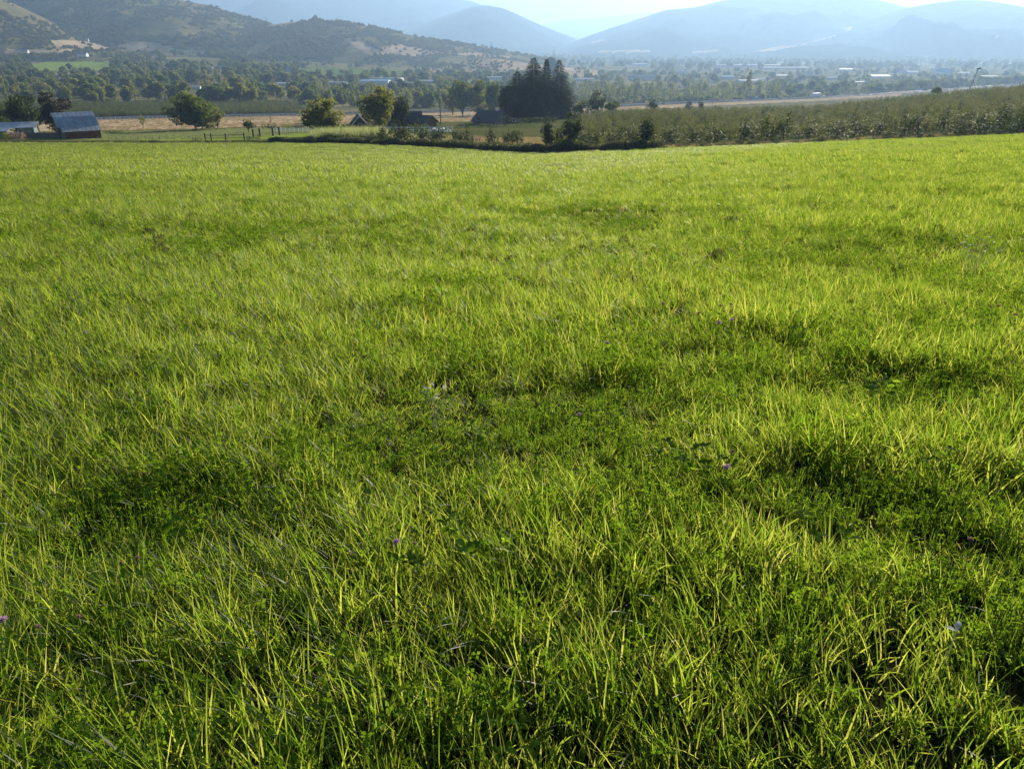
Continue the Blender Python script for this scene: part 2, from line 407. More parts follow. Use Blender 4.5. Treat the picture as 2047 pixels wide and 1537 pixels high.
# ------------------------------------------------------------------ hills and mountains
HILLS = {}
def hill(name, D, prof, front, back, base, mt, rough=.5, amp=.12, seed=0, patches=(), pmat='gold', nr=34, step=7, power=1.0, tilt=0.0):
    """a ridge at distance D whose crest follows prof, falling to base in front and behind"""
    px0, px1 = prof[0][0], prof[-1][0]
    pxs = np.arange(px0, px1 + 1, step)
    top = np.interp(pxs, [p for p, _ in prof], [q for _, q in prof])
    k = np.array([.25, .5, .25])
    for _ in range(2): top = np.convolve(np.pad(top, 1, mode='edge'), k, 'valid')
    ts = np.concatenate([np.linspace(-1, 0, nr), np.linspace(0, 1, 10)[1:]])
    V = np.zeros((len(ts), len(pxs), 3))
    for j, px in enumerate(pxs):
        dj = D + tilt * (px - (px0 + px1) / 2)
        zt = ztan(top[j], dj) + (noise.noise(Vector((px * .05, seed, 0))) * .02 + noise.noise(Vector((px * .15, seed, 3))) * .010) * (D * .02)
        ez = 1.0
        for i, t in enumerate(ts):
            y = dj + (t * front if t < 0 else t * back)
            a = (px - CX) / F * .915
            x = a * dj * (1 + .35 * (y - dj) / dj) if t > 0 else a * y
            u = 1 - abs(t)
            b = base if not callable(base) else base(x, y)
            b = hz1(x, min(y, 25000)) - 6 if base is None else b
            s = u ** power
            z = b + (zt - b) * s
            if 0 < u < 1:
                q = Vector((x / (D * .10), y / (D * .14), seed))
                g = noise.fractal(q, .8, 2.2, 7)
                z += g * amp * (zt - b) * math.sin(math.pi * min(1, u * 1.02)) * (1 if t < 0 else .4)
            V[i, j] = (x, y, z)
    nr_, nc_ = len(ts), len(pxs)
    ii, jj = np.meshgrid(np.arange(nr_ - 1), np.arange(nc_ - 1), indexing='ij')
    FQ = np.stack([ii * nc_ + jj, ii * nc_ + jj + 1, (ii + 1) * nc_ + jj + 1, (ii + 1) * nc_ + jj], -1).reshape(-1, 4)
    v = V.reshape(-1, 3); fcn = v[FQ].mean(1)
    mi = np.zeros(len(FQ), int)
    if patches:
        fpx = pxof(fcn[:, 0], fcn[:, 1], fcn[:, 2]); fpy = pyof(fcn[:, 1], fcn[:, 2])
        for poly in patches: mi[inpoly(fpx, fpy, poly) & (fcn[:, 1] < D + 50)] = 1
    o = part(name, mesh(name, v, FQ, [M[mt], M[pmat]], mi, smooth=True))
    tag(o, kind='structure')
    HILLS[name] = (V, nr, mi.reshape(nr_ - 1, nc_ - 1))
    return o
hill('wooded_hill', 2150, [(-700, -90), (-300, -60), (0, -22), (30, 0), (75, 26), (120, 52), (160, 74), (220, 90), (300, 103)], 520, 900, None, 'hill', seed=1, power=.9, step=5,
     patches=[[(95, 80), (200, 84), (225, 100), (110, 94)], [(10, 100), (150, 99), (150, 106), (10, 108)]])
hill('brushy_hill', 2750, [(-150, 20), (-20, 5), (60, -14), (150, -38), (260, -30), (380, 1), (430, 11), (480, 27), (530, 42), (580, 62), (650, 84), (720, 96)], 800, 1000, None, 'hill', seed=2, power=.95, step=5,
     patches=[[(225, 88), (300, 84), (360, 100), (330, 112), (270, 106)], [(280, 104), (400, 94), (420, 112), (310, 118)]])
hill('long_hill', 2450, [(400, 92), (450, 74), (510, 56), (545, 50), (600, 44), (640, 40), (700, 45), (760, 56), (810, 68), (850, 77), (900, 84), (950, 91), (1010, 102), (1070, 114), (1120, 124)], 560, 900, None, 'hill', seed=3, power=.85, step=4,
     patches=[[(698, 84), (718, 84), (776, 109), (742, 113), (718, 99)], [(762, 97), (795, 88), (825, 94), (890, 107), (840, 114), (775, 110)], [(530, 52), (565, 44), (610, 44), (560, 56)], [(880, 108), (960, 106), (1030, 116), (960, 114)]])
hill('golden_rise', 1750, [(860, 140), (905, 130), (950, 121), (985, 117), (1030, 123), (1090, 131), (1140, 136), (1200, 142)], 250, 500, None, 'gold', seed=4, step=6, nr=14)
hill('far_ridge', 9000, [(200, 30), (380, -2), (500, -18), (700, -26), (850, -14), (945, 3), (1010, 30), (1090, 60), (1200, 90)], 2500, 2500, -60, 'mount', seed=5, amp=.3)
hill('blue_mountain', 7200, [(640, 100), (740, 80), (807, 60), (860, 44), (915, 24), (950, 12), (975, 11), (1000, 15), (1030, 27), (1060, 42), (1090, 55), (1120, 67), (1160, 84), (1230, 104)], 2200, 2500, -60, 'mount', seed=6, amp=.3)
hill('faint_ridge', 15000, [(900, 60), (1000, 62), (1090, 50), (1130, 41), (1180, 38), (1225, 33), (1290, 26), (1340, 30), (1500, 60)], 4000, 4000, -60, 'mount', seed=7, amp=.15)
hill('broad_mountain', 6300, [(1090, 108), (1130, 92), (1170, 74), (1230, 53), (1280, 36), (1320, 21), (1350, 18), (1385, 15), (1430, 2), (1500, -8), (1600, -12), (1690, -6), (1740, 1), (1780, 11), (1830, 24), (1900, 50), (2000, 80), (2100, 104)], 2300, 2500, -60, 'mount', seed=8, amp=.34,
     patches=[[(1180, 84), (1208, 80), (1204, 84), (1182, 88)], [(1195, 102), (1300, 100), (1300, 105), (1195, 106)], [(1385, 104), (1430, 100), (1440, 107), (1390, 110)]])
hill('spur_ridge', 5500, [(1130, 108), (1170, 96), (1230, 66), (1270, 55), (1310, 51), (1345, 58), (1400, 74), (1460, 92), (1520, 106)], 1200, 1500, -60, 'mount', seed=9, amp=.2, step=6,
     patches=[[(1340, 96), (1420, 90), (1432, 102), (1350, 104)]])
hill('right_mountain', 5200, [(1400, 110), (1500, 96), (1600, 74), (1680, 50), (1730, 37), (1770, 26), (1800, 15), (1845, 7), (1900, 0), (1950, 2), (2010, 12), (2047, 19), (2130, 34), (2300, 50), (2600, 60), (2900, 90)], 1900, 2500, -60, 'mount', seed=10, amp=.32, step=6,
     patches=[[(1450, 102), (1520, 90), (1600, 82), (1640, 70), (1700, 52), (1705, 58), (1650, 80), (1560, 100), (1480, 108)], [(1640, 72), (1665, 62), (1662, 72), (1640, 78)], [(1975, 76), (2000, 72), (1985, 80)]])

# ------------------------------------------------------------------ scattering of stuff
def scatter(name, pts, rot, scl, idx, sources, label, cat, base=None):
    pts = np.asarray(pts, np.float32)
    me = bpy.data.meshes.new(name)
    me.vertices.add(len(pts)); me.vertices.foreach_set('co', pts.ravel())
    def attr(nm, ty, data, key):
        a = me.attributes.new(nm, ty, 'POINT'); a.data.foreach_set(key, np.ascontiguousarray(data).ravel())
    scl = np.asarray(scl, np.float32)
    if scl.ndim == 1: scl = np.repeat(scl[:, None], 3, 1)
    attr('rot', 'FLOAT_VECTOR', np.asarray(rot, np.float32), 'vector')
    attr('scl', 'FLOAT_VECTOR', scl, 'vector')
    attr('pick', 'INT', np.asarray(idx, np.int32), 'value')
    ng = bpy.data.node_groups.new(name, 'GeometryNodeTree')
    ng.interface.new_socket('Geometry', in_out='INPUT', socket_type='NodeSocketGeometry')
    ng.interface.new_socket('Geometry', in_out='OUTPUT', socket_type='NodeSocketGeometry')
    n, l = ng.nodes, ng.links.new
    gi, go, ip, jn = n.new('NodeGroupInput'), n.new('NodeGroupOutput'), n.new('GeometryNodeInstanceOnPoints'), n.new('GeometryNodeJoinGeometry')
    for s in reversed(sources):                                      # the join lists its inputs last link first
        src = bpy.data.objects.new(name + '_source', s)
        oi = n.new('GeometryNodeObjectInfo'); oi.inputs['Object'].default_value = src
        g2 = n.new('GeometryNodeGeometryToInstance'); l(oi.outputs['Geometry'], g2.inputs[0]); l(g2.outputs[0], jn.inputs[0])
    def na(nm, ty):
        a = n.new('GeometryNodeInputNamedAttribute'); a.data_type = ty; a.inputs[0].default_value = nm; return a.outputs['Attribute']
    e = n.new('FunctionNodeEulerToRotation'); l(na('rot', 'FLOAT_VECTOR'), e.inputs[0])
    l(gi.outputs[0], ip.inputs['Points']); l(jn.outputs[0], ip.inputs['Instance']); ip.inputs['Pick Instance'].default_value = True
    l(na('pick', 'INT'), ip.inputs['Instance Index']); l(e.outputs[0], ip.inputs['Rotation']); l(na('scl', 'FLOAT_VECTOR'), ip.inputs['Scale'])
    l(ip.outputs[0], go.inputs[0])
    o = part(name, me)
    o.modifiers.new('scatter', 'NODES').node_group = ng
    return tag(o, label, cat, kind='stuff')

def ribbons(base, az, el, length, width, bend, segs, rng, taper=.9, fold=None):
    """curved blades as strips: arrays of base point, azimuth, starting elevation, length, width and how far each one droops"""
    n = len(az); v = np.zeros((n, (segs + 1) * 2, 3)); p = base.copy(); e = el.copy()
    tw = rng.uniform(0, 2 * np.pi, n)
    side = np.stack([np.cos(tw), np.sin(tw), np.zeros(n)], 1)
    for s in range(segs + 1):
        t = s / segs
        w = width * (0.55 + 0.9 * t * (1 - t) * 2 - .45 * t) * (1.0 if t < .99 else .12)
        v[:, 2 * s] = p - side * (w / 2)[:, None]; v[:, 2 * s + 1] = p + side * (w / 2)[:, None]
        d = np.stack([np.cos(az) * np.cos(e), np.sin(az) * np.cos(e), np.sin(e)], 1)
        p = p + d * (length / segs)[:, None]; e = e - bend / segs
    f = np.array([[2 * s, 2 * s + 1, 2 * s + 3, 2 * s + 2] for s in range(segs)])
    F_ = (f[None] + (np.arange(n) * (segs + 1) * 2)[:, None, None]).reshape(-1, 4)
    return v.reshape(-1, 3), F_

def tuft(name, n, r, L, Wd, el, bend, az0, azs, mt, seed, segs=4):
    g = np.random.default_rng(seed)
    q = r * np.sqrt(g.uniform(0, 1, n)); a = g.uniform(0, 2 * np.pi, n)
    b = np.stack([q * np.cos(a), q * np.sin(a), np.full(n, -.02)], 1)
    v, f = ribbons(b, az0 + g.normal(0, azs, n), np.radians(g.uniform(*el, n)), g.uniform(*L, n) * g.uniform(.75, 1.0, n), g.uniform(*Wd, n), np.radians(g.uniform(*bend, n)), segs, g)
    return mesh(name, v, f, mt, smooth=True)

def leafquads(c, size, g, up=0.0, aspect=1.5, fold=.25):
    """leaf-sized faces at points c, turned at random (up pulls them level)"""
    n = len(c)
    nrm = g.normal(0, 1, (n, 3)); nrm[:, 2] = np.abs(nrm[:, 2]) + up; nrm /= np.linalg.norm(nrm, axis=1)[:, None]
    t = np.cross(nrm, g.normal(0, 1, (n, 3))); t /= np.linalg.norm(t, axis=1)[:, None]
    b = np.cross(nrm, t); s = (np.asarray(size) * np.ones(n))[:, None]
    v = np.stack([c - t * s * aspect / 2, c + b * s * .5 + nrm * s * fold * .3, c + t * s * aspect / 2, c - b * s * .5 + nrm * s * fold * .3], 1)
    return v.reshape(-1, 3), np.arange(4 * n).reshape(-1, 4)

def clover_tuft(name, n, r, seed, hgt=(.05, .16), ls=(.010, .020)):
    g = np.random.default_rng(seed)
    q = r * np.sqrt(g.uniform(0, 1, n)); a = g.uniform(0, 2 * np.pi, n)
    cs, vs, fs = [], [], []; k = 0
    for i in range(n):
        h = g.uniform(*hgt); c = np.array([q[i] * math.cos(a[i]), q[i] * math.sin(a[i]), h]); s = g.uniform(*ls)
        tilt = g.normal(0, .85, 2); n3 = np.array([tilt[0], tilt[1], 1.0]); n3 /= np.linalg.norm(n3)
        t0 = g.uniform(0, 6.28)
        for j in range(3):
            th = t0 + j * 2.094; d = np.array([math.cos(th), math.sin(th), 0]); d -= n3 * d.dot(n3); d /= np.linalg.norm(d)
            b = np.cross(n3, d)
            vv = [c + d * s * .1, c + d * s * .8 + b * s * .55 + n3 * s * .15, c + d * s * 1.6, c + d * s * .8 - b * s * .55 + n3 * s * .15]
            vs += vv; fs.append((k, k + 1, k + 2, k + 3)); k += 4
        p0 = c - np.array([g.normal(0, .01), g.normal(0, .01), h + .02])
        vs += [p0 - [.0009, 0, 0], p0 + [.0009, 0, 0], c + [.0008, 0, 0], c - [.0008, 0, 0]]; fs.append((k, k + 1, k + 2, k + 3)); k += 4
    return mesh(name, np.array(vs), np.array(fs), mt_or(M['clover']))
def mt_or(m): return m

# ------------------------------------------------------------------ the meadow grass
LEAN = rad(158)                                                       # blades lie over to the left and a little away
lean = [tuft('lean', 20, .075, (.15, .32), (.0038, .0082), (46, 84), (8, 70), LEAN, .75, M['blade'], 100 + k, 5) for k in range(5)]
upr = [tuft('upright', 19, .07, (.12, .26), (.0045, .0108), (58, 90), (5, 70), rad(120), 1.3, M['blade'], 120 + k, 4) for k in range(5)]
short = [tuft('short', 36, .10, (.06, .15), (.003, .007), (25, 85), (0, 70), rad(140), 1.6, M['blade'], 140 + k, 3) for k in range(3)]
clov = [clover_tuft('clover', 22, .085, 150 + k, (.04, .15), (.006, .0125)) for k in range(4)]
thatch = [tuft('thatch', 30, .13, (.06, .16), (.002, .006), (0, 30), (-20, 40), 0, 3, M['thatch'], 160 + k, 2) for k in range(3)]
SRC = lean + upr + short + clov + thatch                                       # 0-4, 5-9, 10-12, 13-16
far = [tuft('far', 60, .30, (.14, .30), (.010, .022), (50, 85), (5, 70), LEAN, .8, M['blade'], 170 + k, 3) for k in range(4)]
farlow = [tuft('farlow', 46, .30, (.07, .15), (.012, .026), (30, 85), (0, 60), LEAN, 1.6, M['clover'], 180 + k, 2) for k in range(3)]

def vnoise(x, y, sc_, seed):
    return np.array([noise.noise(Vector((a * sc_, b * sc_, seed))) for a, b in zip(x, y)])
DIPS = [(950, 850, .7, .12), (1080, 835, .6, .15), (1770, 790, .5, .45), (300, 1060, .45, .35), (1180, 780, .8, .5), (1480, 725, .7, .65), (820, 930, .4, .5), (1650, 1020, .4, .5), (560, 470, 2.5, .6), (1200, 440, 2.5, .6), (1750, 500, 2.0, .6)]
def field_at(px, py, h=0.0):
    """the field point seen at a pixel, h metres above the soil"""
    tn = math.tan(TH - math.atan((CY - py) / F)); y = 4.0
    for _ in range(30):
        x = (px - CX) / F * (y * ct + (tn * y) * st); z = hz1(x, y); y = .5 * y + .5 * max(.5, (EYE - h - z) / tn)
    return Vector(((px - CX) / F * (y * ct + tn * y * st), y, hz1((px - CX) / F * (y * ct + tn * y * st), y)))
DP = [(field_at(px, py), r, d) for px, py, r, d in DIPS]
def sward(y0, y1, k, cap, margin=.86):
    """random field points with cap or k/y tufts to the square metre"""
    ys = np.linspace(y0, y1, 4000); dens = np.minimum(cap, k / np.maximum(ys, .1)) * 2 * margin * (ys * 1.0 + 1.0)
    n = int(np.trapz(dens, ys)); cdf = np.cumsum(dens); cdf /= cdf[-1]
    y = np.interp(N.uniform(0, 1, n), cdf, ys); x = N.uniform(-1, 1, n) * margin * (y + 1.0)
    px = pxof(x, np.maximum(y, .6), hz(x, y)); ok = y < edge(px) - 1.0
    return x[ok], y[ok]
x, y = sward(.35, 36, 1400, 380)
big = vnoise(x, y, .35, 1.0); med = vnoise(x, y, 1.1, 2.0); sm = vnoise(x, y, 2.8, 3.0); str_ = vnoise(x * .35 + y * .25, y * 1.3, .5, 9.0)
ht = np.clip(1.05 + .25 * big + .30 * med + .42 * sm + .25 * str_,   .42, 1.8)
for p, r, d in DP:
    ht *= 1 + (.6 if d < .2 else .35) * np.exp(-(((x - p.x - r * .5) / (r * 1.3)) ** 2 + ((y - p.y - r * 1.2) / (r * .7)) ** 2))
    ht *= 1 - (1 - d) * np.exp(-(((x - p.x) / (r * 1.25)) ** 2 + ((y - p.y) / r) ** 2))
dip = np.zeros(len(x))
for p, r, d in DP: dip = np.maximum(dip, np.exp(-(((x - p.x) / (r * 1.2)) ** 2 + ((y - p.y) / r) ** 2)))
kind = np.zeros(len(x), int)
u = N.uniform(0, 1, len(x)); rightness = np.clip(.5 + x / (np.abs(y) + 1.5) * .8 + .3 * med, .1, .9)
patch = vnoise(x, y, .8, 6.0) + .5 * vnoise(x, y, 2.2, 7.0)
pcl = np.clip(.13 + .70 * patch + .42 * dip, .05, .75)
iscl = u < pcl
rest = ~iscl; u2 = N.uniform(0, 1, len(x))
kind = np.where(iscl, 13 + N.integers(0, 4, len(x)), np.where(u2 < rightness * .75 + .15, 5 + N.integers(0, 5, len(x)), np.where(u2 < .86, N.integers(0, 5, len(x)), 10 + N.integers(0, 3, len(x)))))
rot = np.stack([N.normal(0, .07, len(x)), N.normal(0, .07, len(x)), np.where((kind >= 5), N.uniform(-3.14, 3.14, len(x)), N.normal(0, .4, len(x)))], 1)
lod = np.clip(.92 + (y - 4) * .018, .92, 1.5)
sz = np.maximum(ht, .34) * N.uniform(.75, 1.2, len(x))
low = np.where(ht < .62, .38, .14)
th = N.uniform(0, 1, len(x)) < low                                    # dead thatch and short shoots at the foot of the sward
kind = np.where(th & (N.uniform(0, 1, len(x)) < .5), 17 + N.integers(0, 3, len(x)), np.where(th, 10 + N.integers(0, 3, len(x)), kind))
sz = np.where(th, np.maximum(sz, .75), sz)
sz = np.where(kind >= 13, np.maximum(sz, .7), sz)
scl = np.stack([lod * sz ** .5, lod * sz ** .5, sz], 1)
scatter('meadow_grass', np.stack([x, y, hz(x, y) - .01], 1), rot, scl, kind, SRC, 'long backlit green meadow grass leaning left, mixed with clover leaves', 'grass')
x, y = sward(28, 190, 340, 11)
big = vnoise(x, y, .09, 1.0); med = vnoise(x * .6, y, .35, 2.0)
low = (N.uniform(0, 1, len(x)) < np.clip(.36 + .6 * med + .4 * big + np.clip(x / y, -.3, .5) * .45, .08, .85))
kind = np.where(low, 4 + N.integers(0, 3, len(x)), N.integers(0, 4, len(x)))
rot = np.stack([np.zeros(len(x)), np.zeros(len(x)), np.where(low, N.uniform(-3, 3, len(x)), N.normal(0, .5, len(x)))], 1)
sz = np.clip(1 + .45 * big + .55 * med, .4, 1.8) * N.uniform(.8, 1.2, len(x)); gr = np.clip(1 + (y - 30) * .008, 1, 2.0)
scatter('distant_meadow_grass', np.stack([x, y, hz(x, y) - .02], 1), rot, np.stack([gr, gr, sz], 1), kind, far + farlow, 'bright green grass of the far half of the sloping meadow', 'grass')

# ------------------------------------------------------------------ trees
def blob(n, c, r, g, shell=.5):
    d = g.normal(0, 1, (n, 3)); d /= np.linalg.norm(d, axis=1)[:, None]
    q = g.uniform(0, 1, n) ** (1 / 3.0) * (1 - shell) + shell * g.uniform(.8, 1.08, n)
    return np.asarray(c) + d * q[:, None] * np.asarray(r)

def lobes_in(g, n, c, r, lr, flat=.8):
    """n clumps of leaves placed through an ellipsoid crown"""
    out = []
    for _ in range(n):
        p = blob(1, c, np.asarray(r) * .82, g, .55)[0]; q = g.uniform(*lr)
        out.append((p, np.array([q, q, q * flat]) * g.uniform(.8, 1.2, 3)))
    return out

def crown_mesh(name, lobes, per, size, mt, seed, shoots=0, shoot_len=(.4, .9), up=.3):
    g = np.random.default_rng(seed); cs, ss = [], []
    for c, r in lobes:
        n = max(4, int(per * (r[0] * r[1] * r[2]) ** .6667))
        cs.append(blob(n, c, r, g)); ss.append(g.uniform(size * .6, size * 1.35, n))
    for _ in range(shoots):                                            # upright leafy shoots that break the outline
        c, r = lobes[g.integers(len(lobes))]; p = blob(1, c, r * .9, g, .8)[0]; L = g.uniform(*shoot_len)
        k = max(3, int(L / size * 1.6)); t = np.linspace(0, 1, k)[:, None]
        d = np.array([g.normal(0, .16), g.normal(0, .16), 1.0])
        cs.append(p + t * L * d + g.normal(0, size * .22, (k, 3))); ss.append(np.full(k, size * .62))
    v, f = leafquads(np.concatenate(cs), np.concatenate(ss), g, up)
    return mesh(name, v, f, mt)

def trunk_mesh(name, h, r, tips, seed, stems=1, spread=.0, mt=None):
    g = np.random.default_rng(seed); b = MB()
    forks = []
    for s in range(stems):
        a = 6.28 * s / stems + g.uniform(0, 1); o = np.array([math.cos(a), math.sin(a), 0]) * spread
        p = [np.array([0, 0, -.25]) + o * .25, np.array([0, 0, h * .5]) + o * .7 + g.normal(0, .05 * h, 3) * [1, 1, 0], np.array([0, 0, h]) + o * 1.2]
        b.tube(p, [r, r * .75, r * .55], 7); forks.append(p[-1])
    for t in tips:
        f0 = min(forks, key=lambda q: np.linalg.norm(q - t)); m = (f0 + np.asarray(t)) / 2 + g.normal(0, .06 * h, 3) + [0, 0, -.04 * h]
        b.tube([f0 - [0, 0, h * .15], m, t], [r * .5, r * .3, r * .08], 5)
    return b.mesh(name, mt or M['bark'])

def conifer_mesh(name, Ht, Rm, seed, mt, levels=34, per=10, droop=.3, base=.06, size=.55, bulge=.85):
    g = np.random.default_rng(seed); vs, fs, k = [], [], 0
    for i in range(levels):
        t = (i + g.uniform(-.3, .3)) / levels; t = min(max(t, 0), .995); z = Ht * (base + (1 - base) * t)
        L0 = Rm * (1 - t) ** bulge + .12 * Rm * (1 - t)
        nb = max(4, int(per * (1 - .55 * t))); a0 = g.uniform(0, 6.28)
        for j in range(nb):
            z = Ht * (base + (1 - base) * min(.99, max(0, t + g.uniform(-.7, .7) / levels))); a = a0 + 6.28 * j / nb + g.normal(0, .25); L = L0 * g.uniform(.62, 1.08) + .15
            d = np.array([math.cos(a), math.sin(a)]); q = np.array([-d[1], d[0]])
            m = max(3, int(L / size * 2.0))
            for s in range(m):
                u = (s + .6) / m; rr = L * u; zz = z + L * (.12 * u - droop * u * u) + g.normal(0, .04)
                for sd_ in (-1, 1):
                    w = size * (1.1 - .6 * u) * g.uniform(.6, 1.1) * (.35 + .65 * (1 - t))
                    p0 = np.array([d[0] * rr, d[1] * rr, zz]); tip = p0 + np.array([d[0] * w * .75 + q[0] * sd_ * w, d[1] * w * .75 + q[1] * sd_ * w, -.28 * w + g.normal(0, .05)])
                    e = np.array([d[0], d[1], .05]) * size * .5
                    vs += [p0, p0 + e, tip + e * .25, tip - e * .25]; fs.append((k, k + 1, k + 2, k + 3)); k += 4
    vs += [np.array([0, 0, Ht * .97]), np.array([.12, 0, Ht * .95]), np.array([0, 0, Ht * 1.03]), np.array([-.12, 0, Ht * .95])]; fs.append((k, k + 1, k + 2, k + 3))
    return mesh(name, np.array(vs), np.array(fs), mt)

def merge(name, meshes):
    v, f, mi, mats = [], [], [], []; b = 0
    for me in meshes:
        m0 = len(mats); mats += list(me.materials)
        co = np.zeros(len(me.vertices) * 3, np.float32); me.vertices.foreach_get('co', co); v.append(co.reshape(-1, 3))
        for p in me.polygons: f.append([i + b for i in p.vertices]); mi.append(m0 + p.material_index)
        b += len(me.vertices)
    return mesh(name, np.concatenate(v), f, mats, mi)

def tree(name, label, cat, loc, trunk, crown, rz=0, group=None, scale=None):
    t = thing(name, label, cat, loc, rz, group, scale)
    if trunk: part('trunk', trunk, t)
    if crown: part('crown', crown, t)
    return t

# the named trees near the farm ------------------------------------------------
def big_tree(px, y, top_py, wpx, name, label, mt, seed, nl=14, size=.5, per=75, stems=1, lr=(.2, .34), z0=.32, rz=0, spread=0, dz=0, shoots=26, base_py=None):
    p = G(px, y); p.z += dz; s = scale_at(p); Ht = ztan(top_py, y) - p.z; Wd = wpx / s
    g = np.random.default_rng(seed)
    c = (0, 0, Ht * (z0 + 1) / 2); r = (Wd / 2, Wd / 2, Ht * (1 - z0) / 2)
    m = (r[0] + r[2]) / 2
    nl = int(nl * 2.4); lb = []
    for _ in range(nl):
        d = g.normal(0, 1, 3); d /= np.linalg.norm(d); k = 1.0 + .55 * noise.noise(Vector(d * 1.6) + Vector((seed, 0, 0)))
        q = np.array(c) + d * np.array(r) * k * g.uniform(.30, .92); w = m * 2 * g.uniform(lr[0], lr[1]) * .62
        lb.append((q, np.array([w, w, w * .8]) * g.uniform(.7, 1.25, 3)))
    size = size * .8; per = per * .8; shoots = int(shoots * 2.2)
    for (q, rr) in lb:                                                  # keep clumps inside the crown's height
        q[2] = max(min(q[2], Ht - rr[2] * .9), rr[2] * .8)
    cr = crown_mesh('crown', lb, per, size, M[mt], seed, shoots, (.5, 1.6))
    tr = trunk_mesh('trunk', Ht * z0 * .8, max(.16, Ht * .022), [l[0] for l in lb[:9]], seed, stems, spread)
    return tree(name, label, 'tree', p, tr, cr, rz)
big_tree(58, 236, 187, 72, 'broadleaf_tree', 'dark green bushy tree standing behind the low grey house', 'leaf_dark', 21, 16, .55, 60, z0=.12)
big_tree(114, 228, 184, 54, 'purple_leaved_tree', 'purple-brown leaved tree rising right behind the metal-roofed barn', 'leaf_purple', 22, 15, .5, 70, z0=.10)
big_tree(8, 262, 200, 60, 'broadleaf_tree', 'pale green tree cut by the left edge of the picture behind the grey house', 'leaf', 23, 10, .55, 60, z0=.1)
big_tree(395, 262, 184, 100, 'willow_tree', 'wide spreading willow-like tree with several stems on the edge of the dry meadow', 'leaf', 24, 34, .5, 80, 4, (.15, .25), .03, spread=1.2, shoots=60)
big_tree(432, 258, 206, 36, 'willow_tree', 'low pale side growth leaning right out of the spreading willow-like tree', 'leaf_yellow', 25, 7, .5, 55, 2, (.2, .3), .15, spread=.5)
big_tree(287, 300, 230, 14, 'young_tree', 'small yellow-green sapling alone in the dry meadow between barn and willow', 'leaf_yellow', 26, 6, .35, 60, z0=.25)
big_tree(497, 222, 243, 34, 'small_tree', 'low round-headed dark tree beside the left row of fence posts', 'leaf_dark', 27, 8, .4, 60, z0=.4)
big_tree(649, 176, 194, 82, 'broadleaf_tree', 'yellowing many-stemmed tree standing above the tall pale reeds', 'leaf_yellow', 28, 32, .40, 90, 4, (.15, .25), .05, spread=.9, shoots=60)
big_tree(760, 198, 168, 76, 'broadleaf_tree', 'tall yellow-green tree in front of the farmhouse, tallest broadleaf at the farm', 'leaf_yellow', 29, 34, .42, 90, 3, (.15, .25), .06, spread=.7, shoots=60)
big_tree(800, 214, 184, 44, 'broadleaf_tree', 'dark green tree tucked behind the right side of the tall yellow-green tree', 'leaf_dark', 30, 14, .5, 70, z0=.1)
big_tree(735, 215, 222, 30, 'broadleaf_tree', 'dusty blue-green round tree left of the tall yellow-green farmhouse tree', 'leaf', 31, 8, .45, 70, z0=.2)
# the dark evergreen clump in the middle
def evergreen(px, y, top_py, wpx, label, seed, levels=34, bulge=.85, droop=.3, base=.02, name='fir_tree', mt='needle', per=27):
    p = G(px, y); s = scale_at(p); Ht = ztan(top_py, y) - p.z
    cr = conifer_mesh('crown', Ht, wpx / s / 2, seed, M[mt], int(levels * 1.9), per, droop, base, .85, bulge)
    b = MB().tube([(0, 0, -.3), (0, 0, Ht * .5), (0, 0, Ht * .98)], [Ht * .013, Ht * .007, .02], 7)
    return tree(name, label, 'conifer', p, b.mesh('trunk', M['bark']), cr, seed)
evergreen(1066, 276, 115, 132, 'broad dark fir with the highest tip of the evergreen clump', 41, 36, .74, .35)
evergreen(1091, 282, 118, 60, 'slim fir tip showing between the two big firs of the clump', 42, 34, .85)
evergreen(1116, 272, 120, 104, 'conical fir with layered drooping boughs at the right of the evergreen clump', 43, 30, .82, .42, per=22)
evergreen(1034, 280, 142, 92, 'shorter broad fir on the left flank of the evergreen clump', 44, 30, .7)
evergreen(1086, 262, 166, 62, 'low dark fir filling the foot of the evergreen clump', 45, 26, .7)
big_tree(1014, 274, 158, 44, 'broadleaf_tree', 'dark leafy tree at the left foot of the evergreen clump beside the old shed', 'leaf_dark', 46, 14, .55, 60, z0=.1)
for i, (px, y, tp, w, lab, mt) in enumerate([
    (1160, 268, 196, 34, 'olive bushy tree against the right side of the conical fir', 'leaf'),
    (1188, 275, 181, 42, 'taller olive brush tree second to the right of the conical fir', 'leaf_dark'),
    (1222, 282, 196, 40, 'pale green brush tree last of the thicket right of the firs', 'leaf'),
    (1303, 330, 197, 26, 'dark cone-shaped bush alone beside the highway meadow', 'leaf_dark'),
    (1376, 420, 204, 16, 'small dark tree beside the highway right of the cone-shaped bush', 'leaf_dark'),
    (1400, 430, 202, 12, 'smallest dark tree beside the highway before the orchard', 'leaf_dark')]):
    big_tree(px, y, tp, w, 'brush_tree', lab, mt, 50 + i, 10, .5, 60, 2, z0=.06)
# thickets in the middle distance behind the evergreens (tan-green cottonwoods)
for i, (px, y, tp, w, lab) in enumerate([(925, 470, 158, 44, 'tan-green cottonwood at the left end of the thicket behind the old shed'),
    (955, 480, 156, 46, 'tan-green cottonwood in the middle of the thicket behind the old shed'), (985, 470, 160, 40, 'tan-green cottonwood right beside the evergreen clump'),
    (905, 490, 172, 26, 'short tan-green cottonwood leftmost in the thicket behind the old shed')]):
    big_tree(px, y, tp, w, 'cottonwood_tree', lab, 'leaf_yellow' if i % 2 else 'leaf', 70 + i, 16, .9, 30, z0=.08, shoots=30)

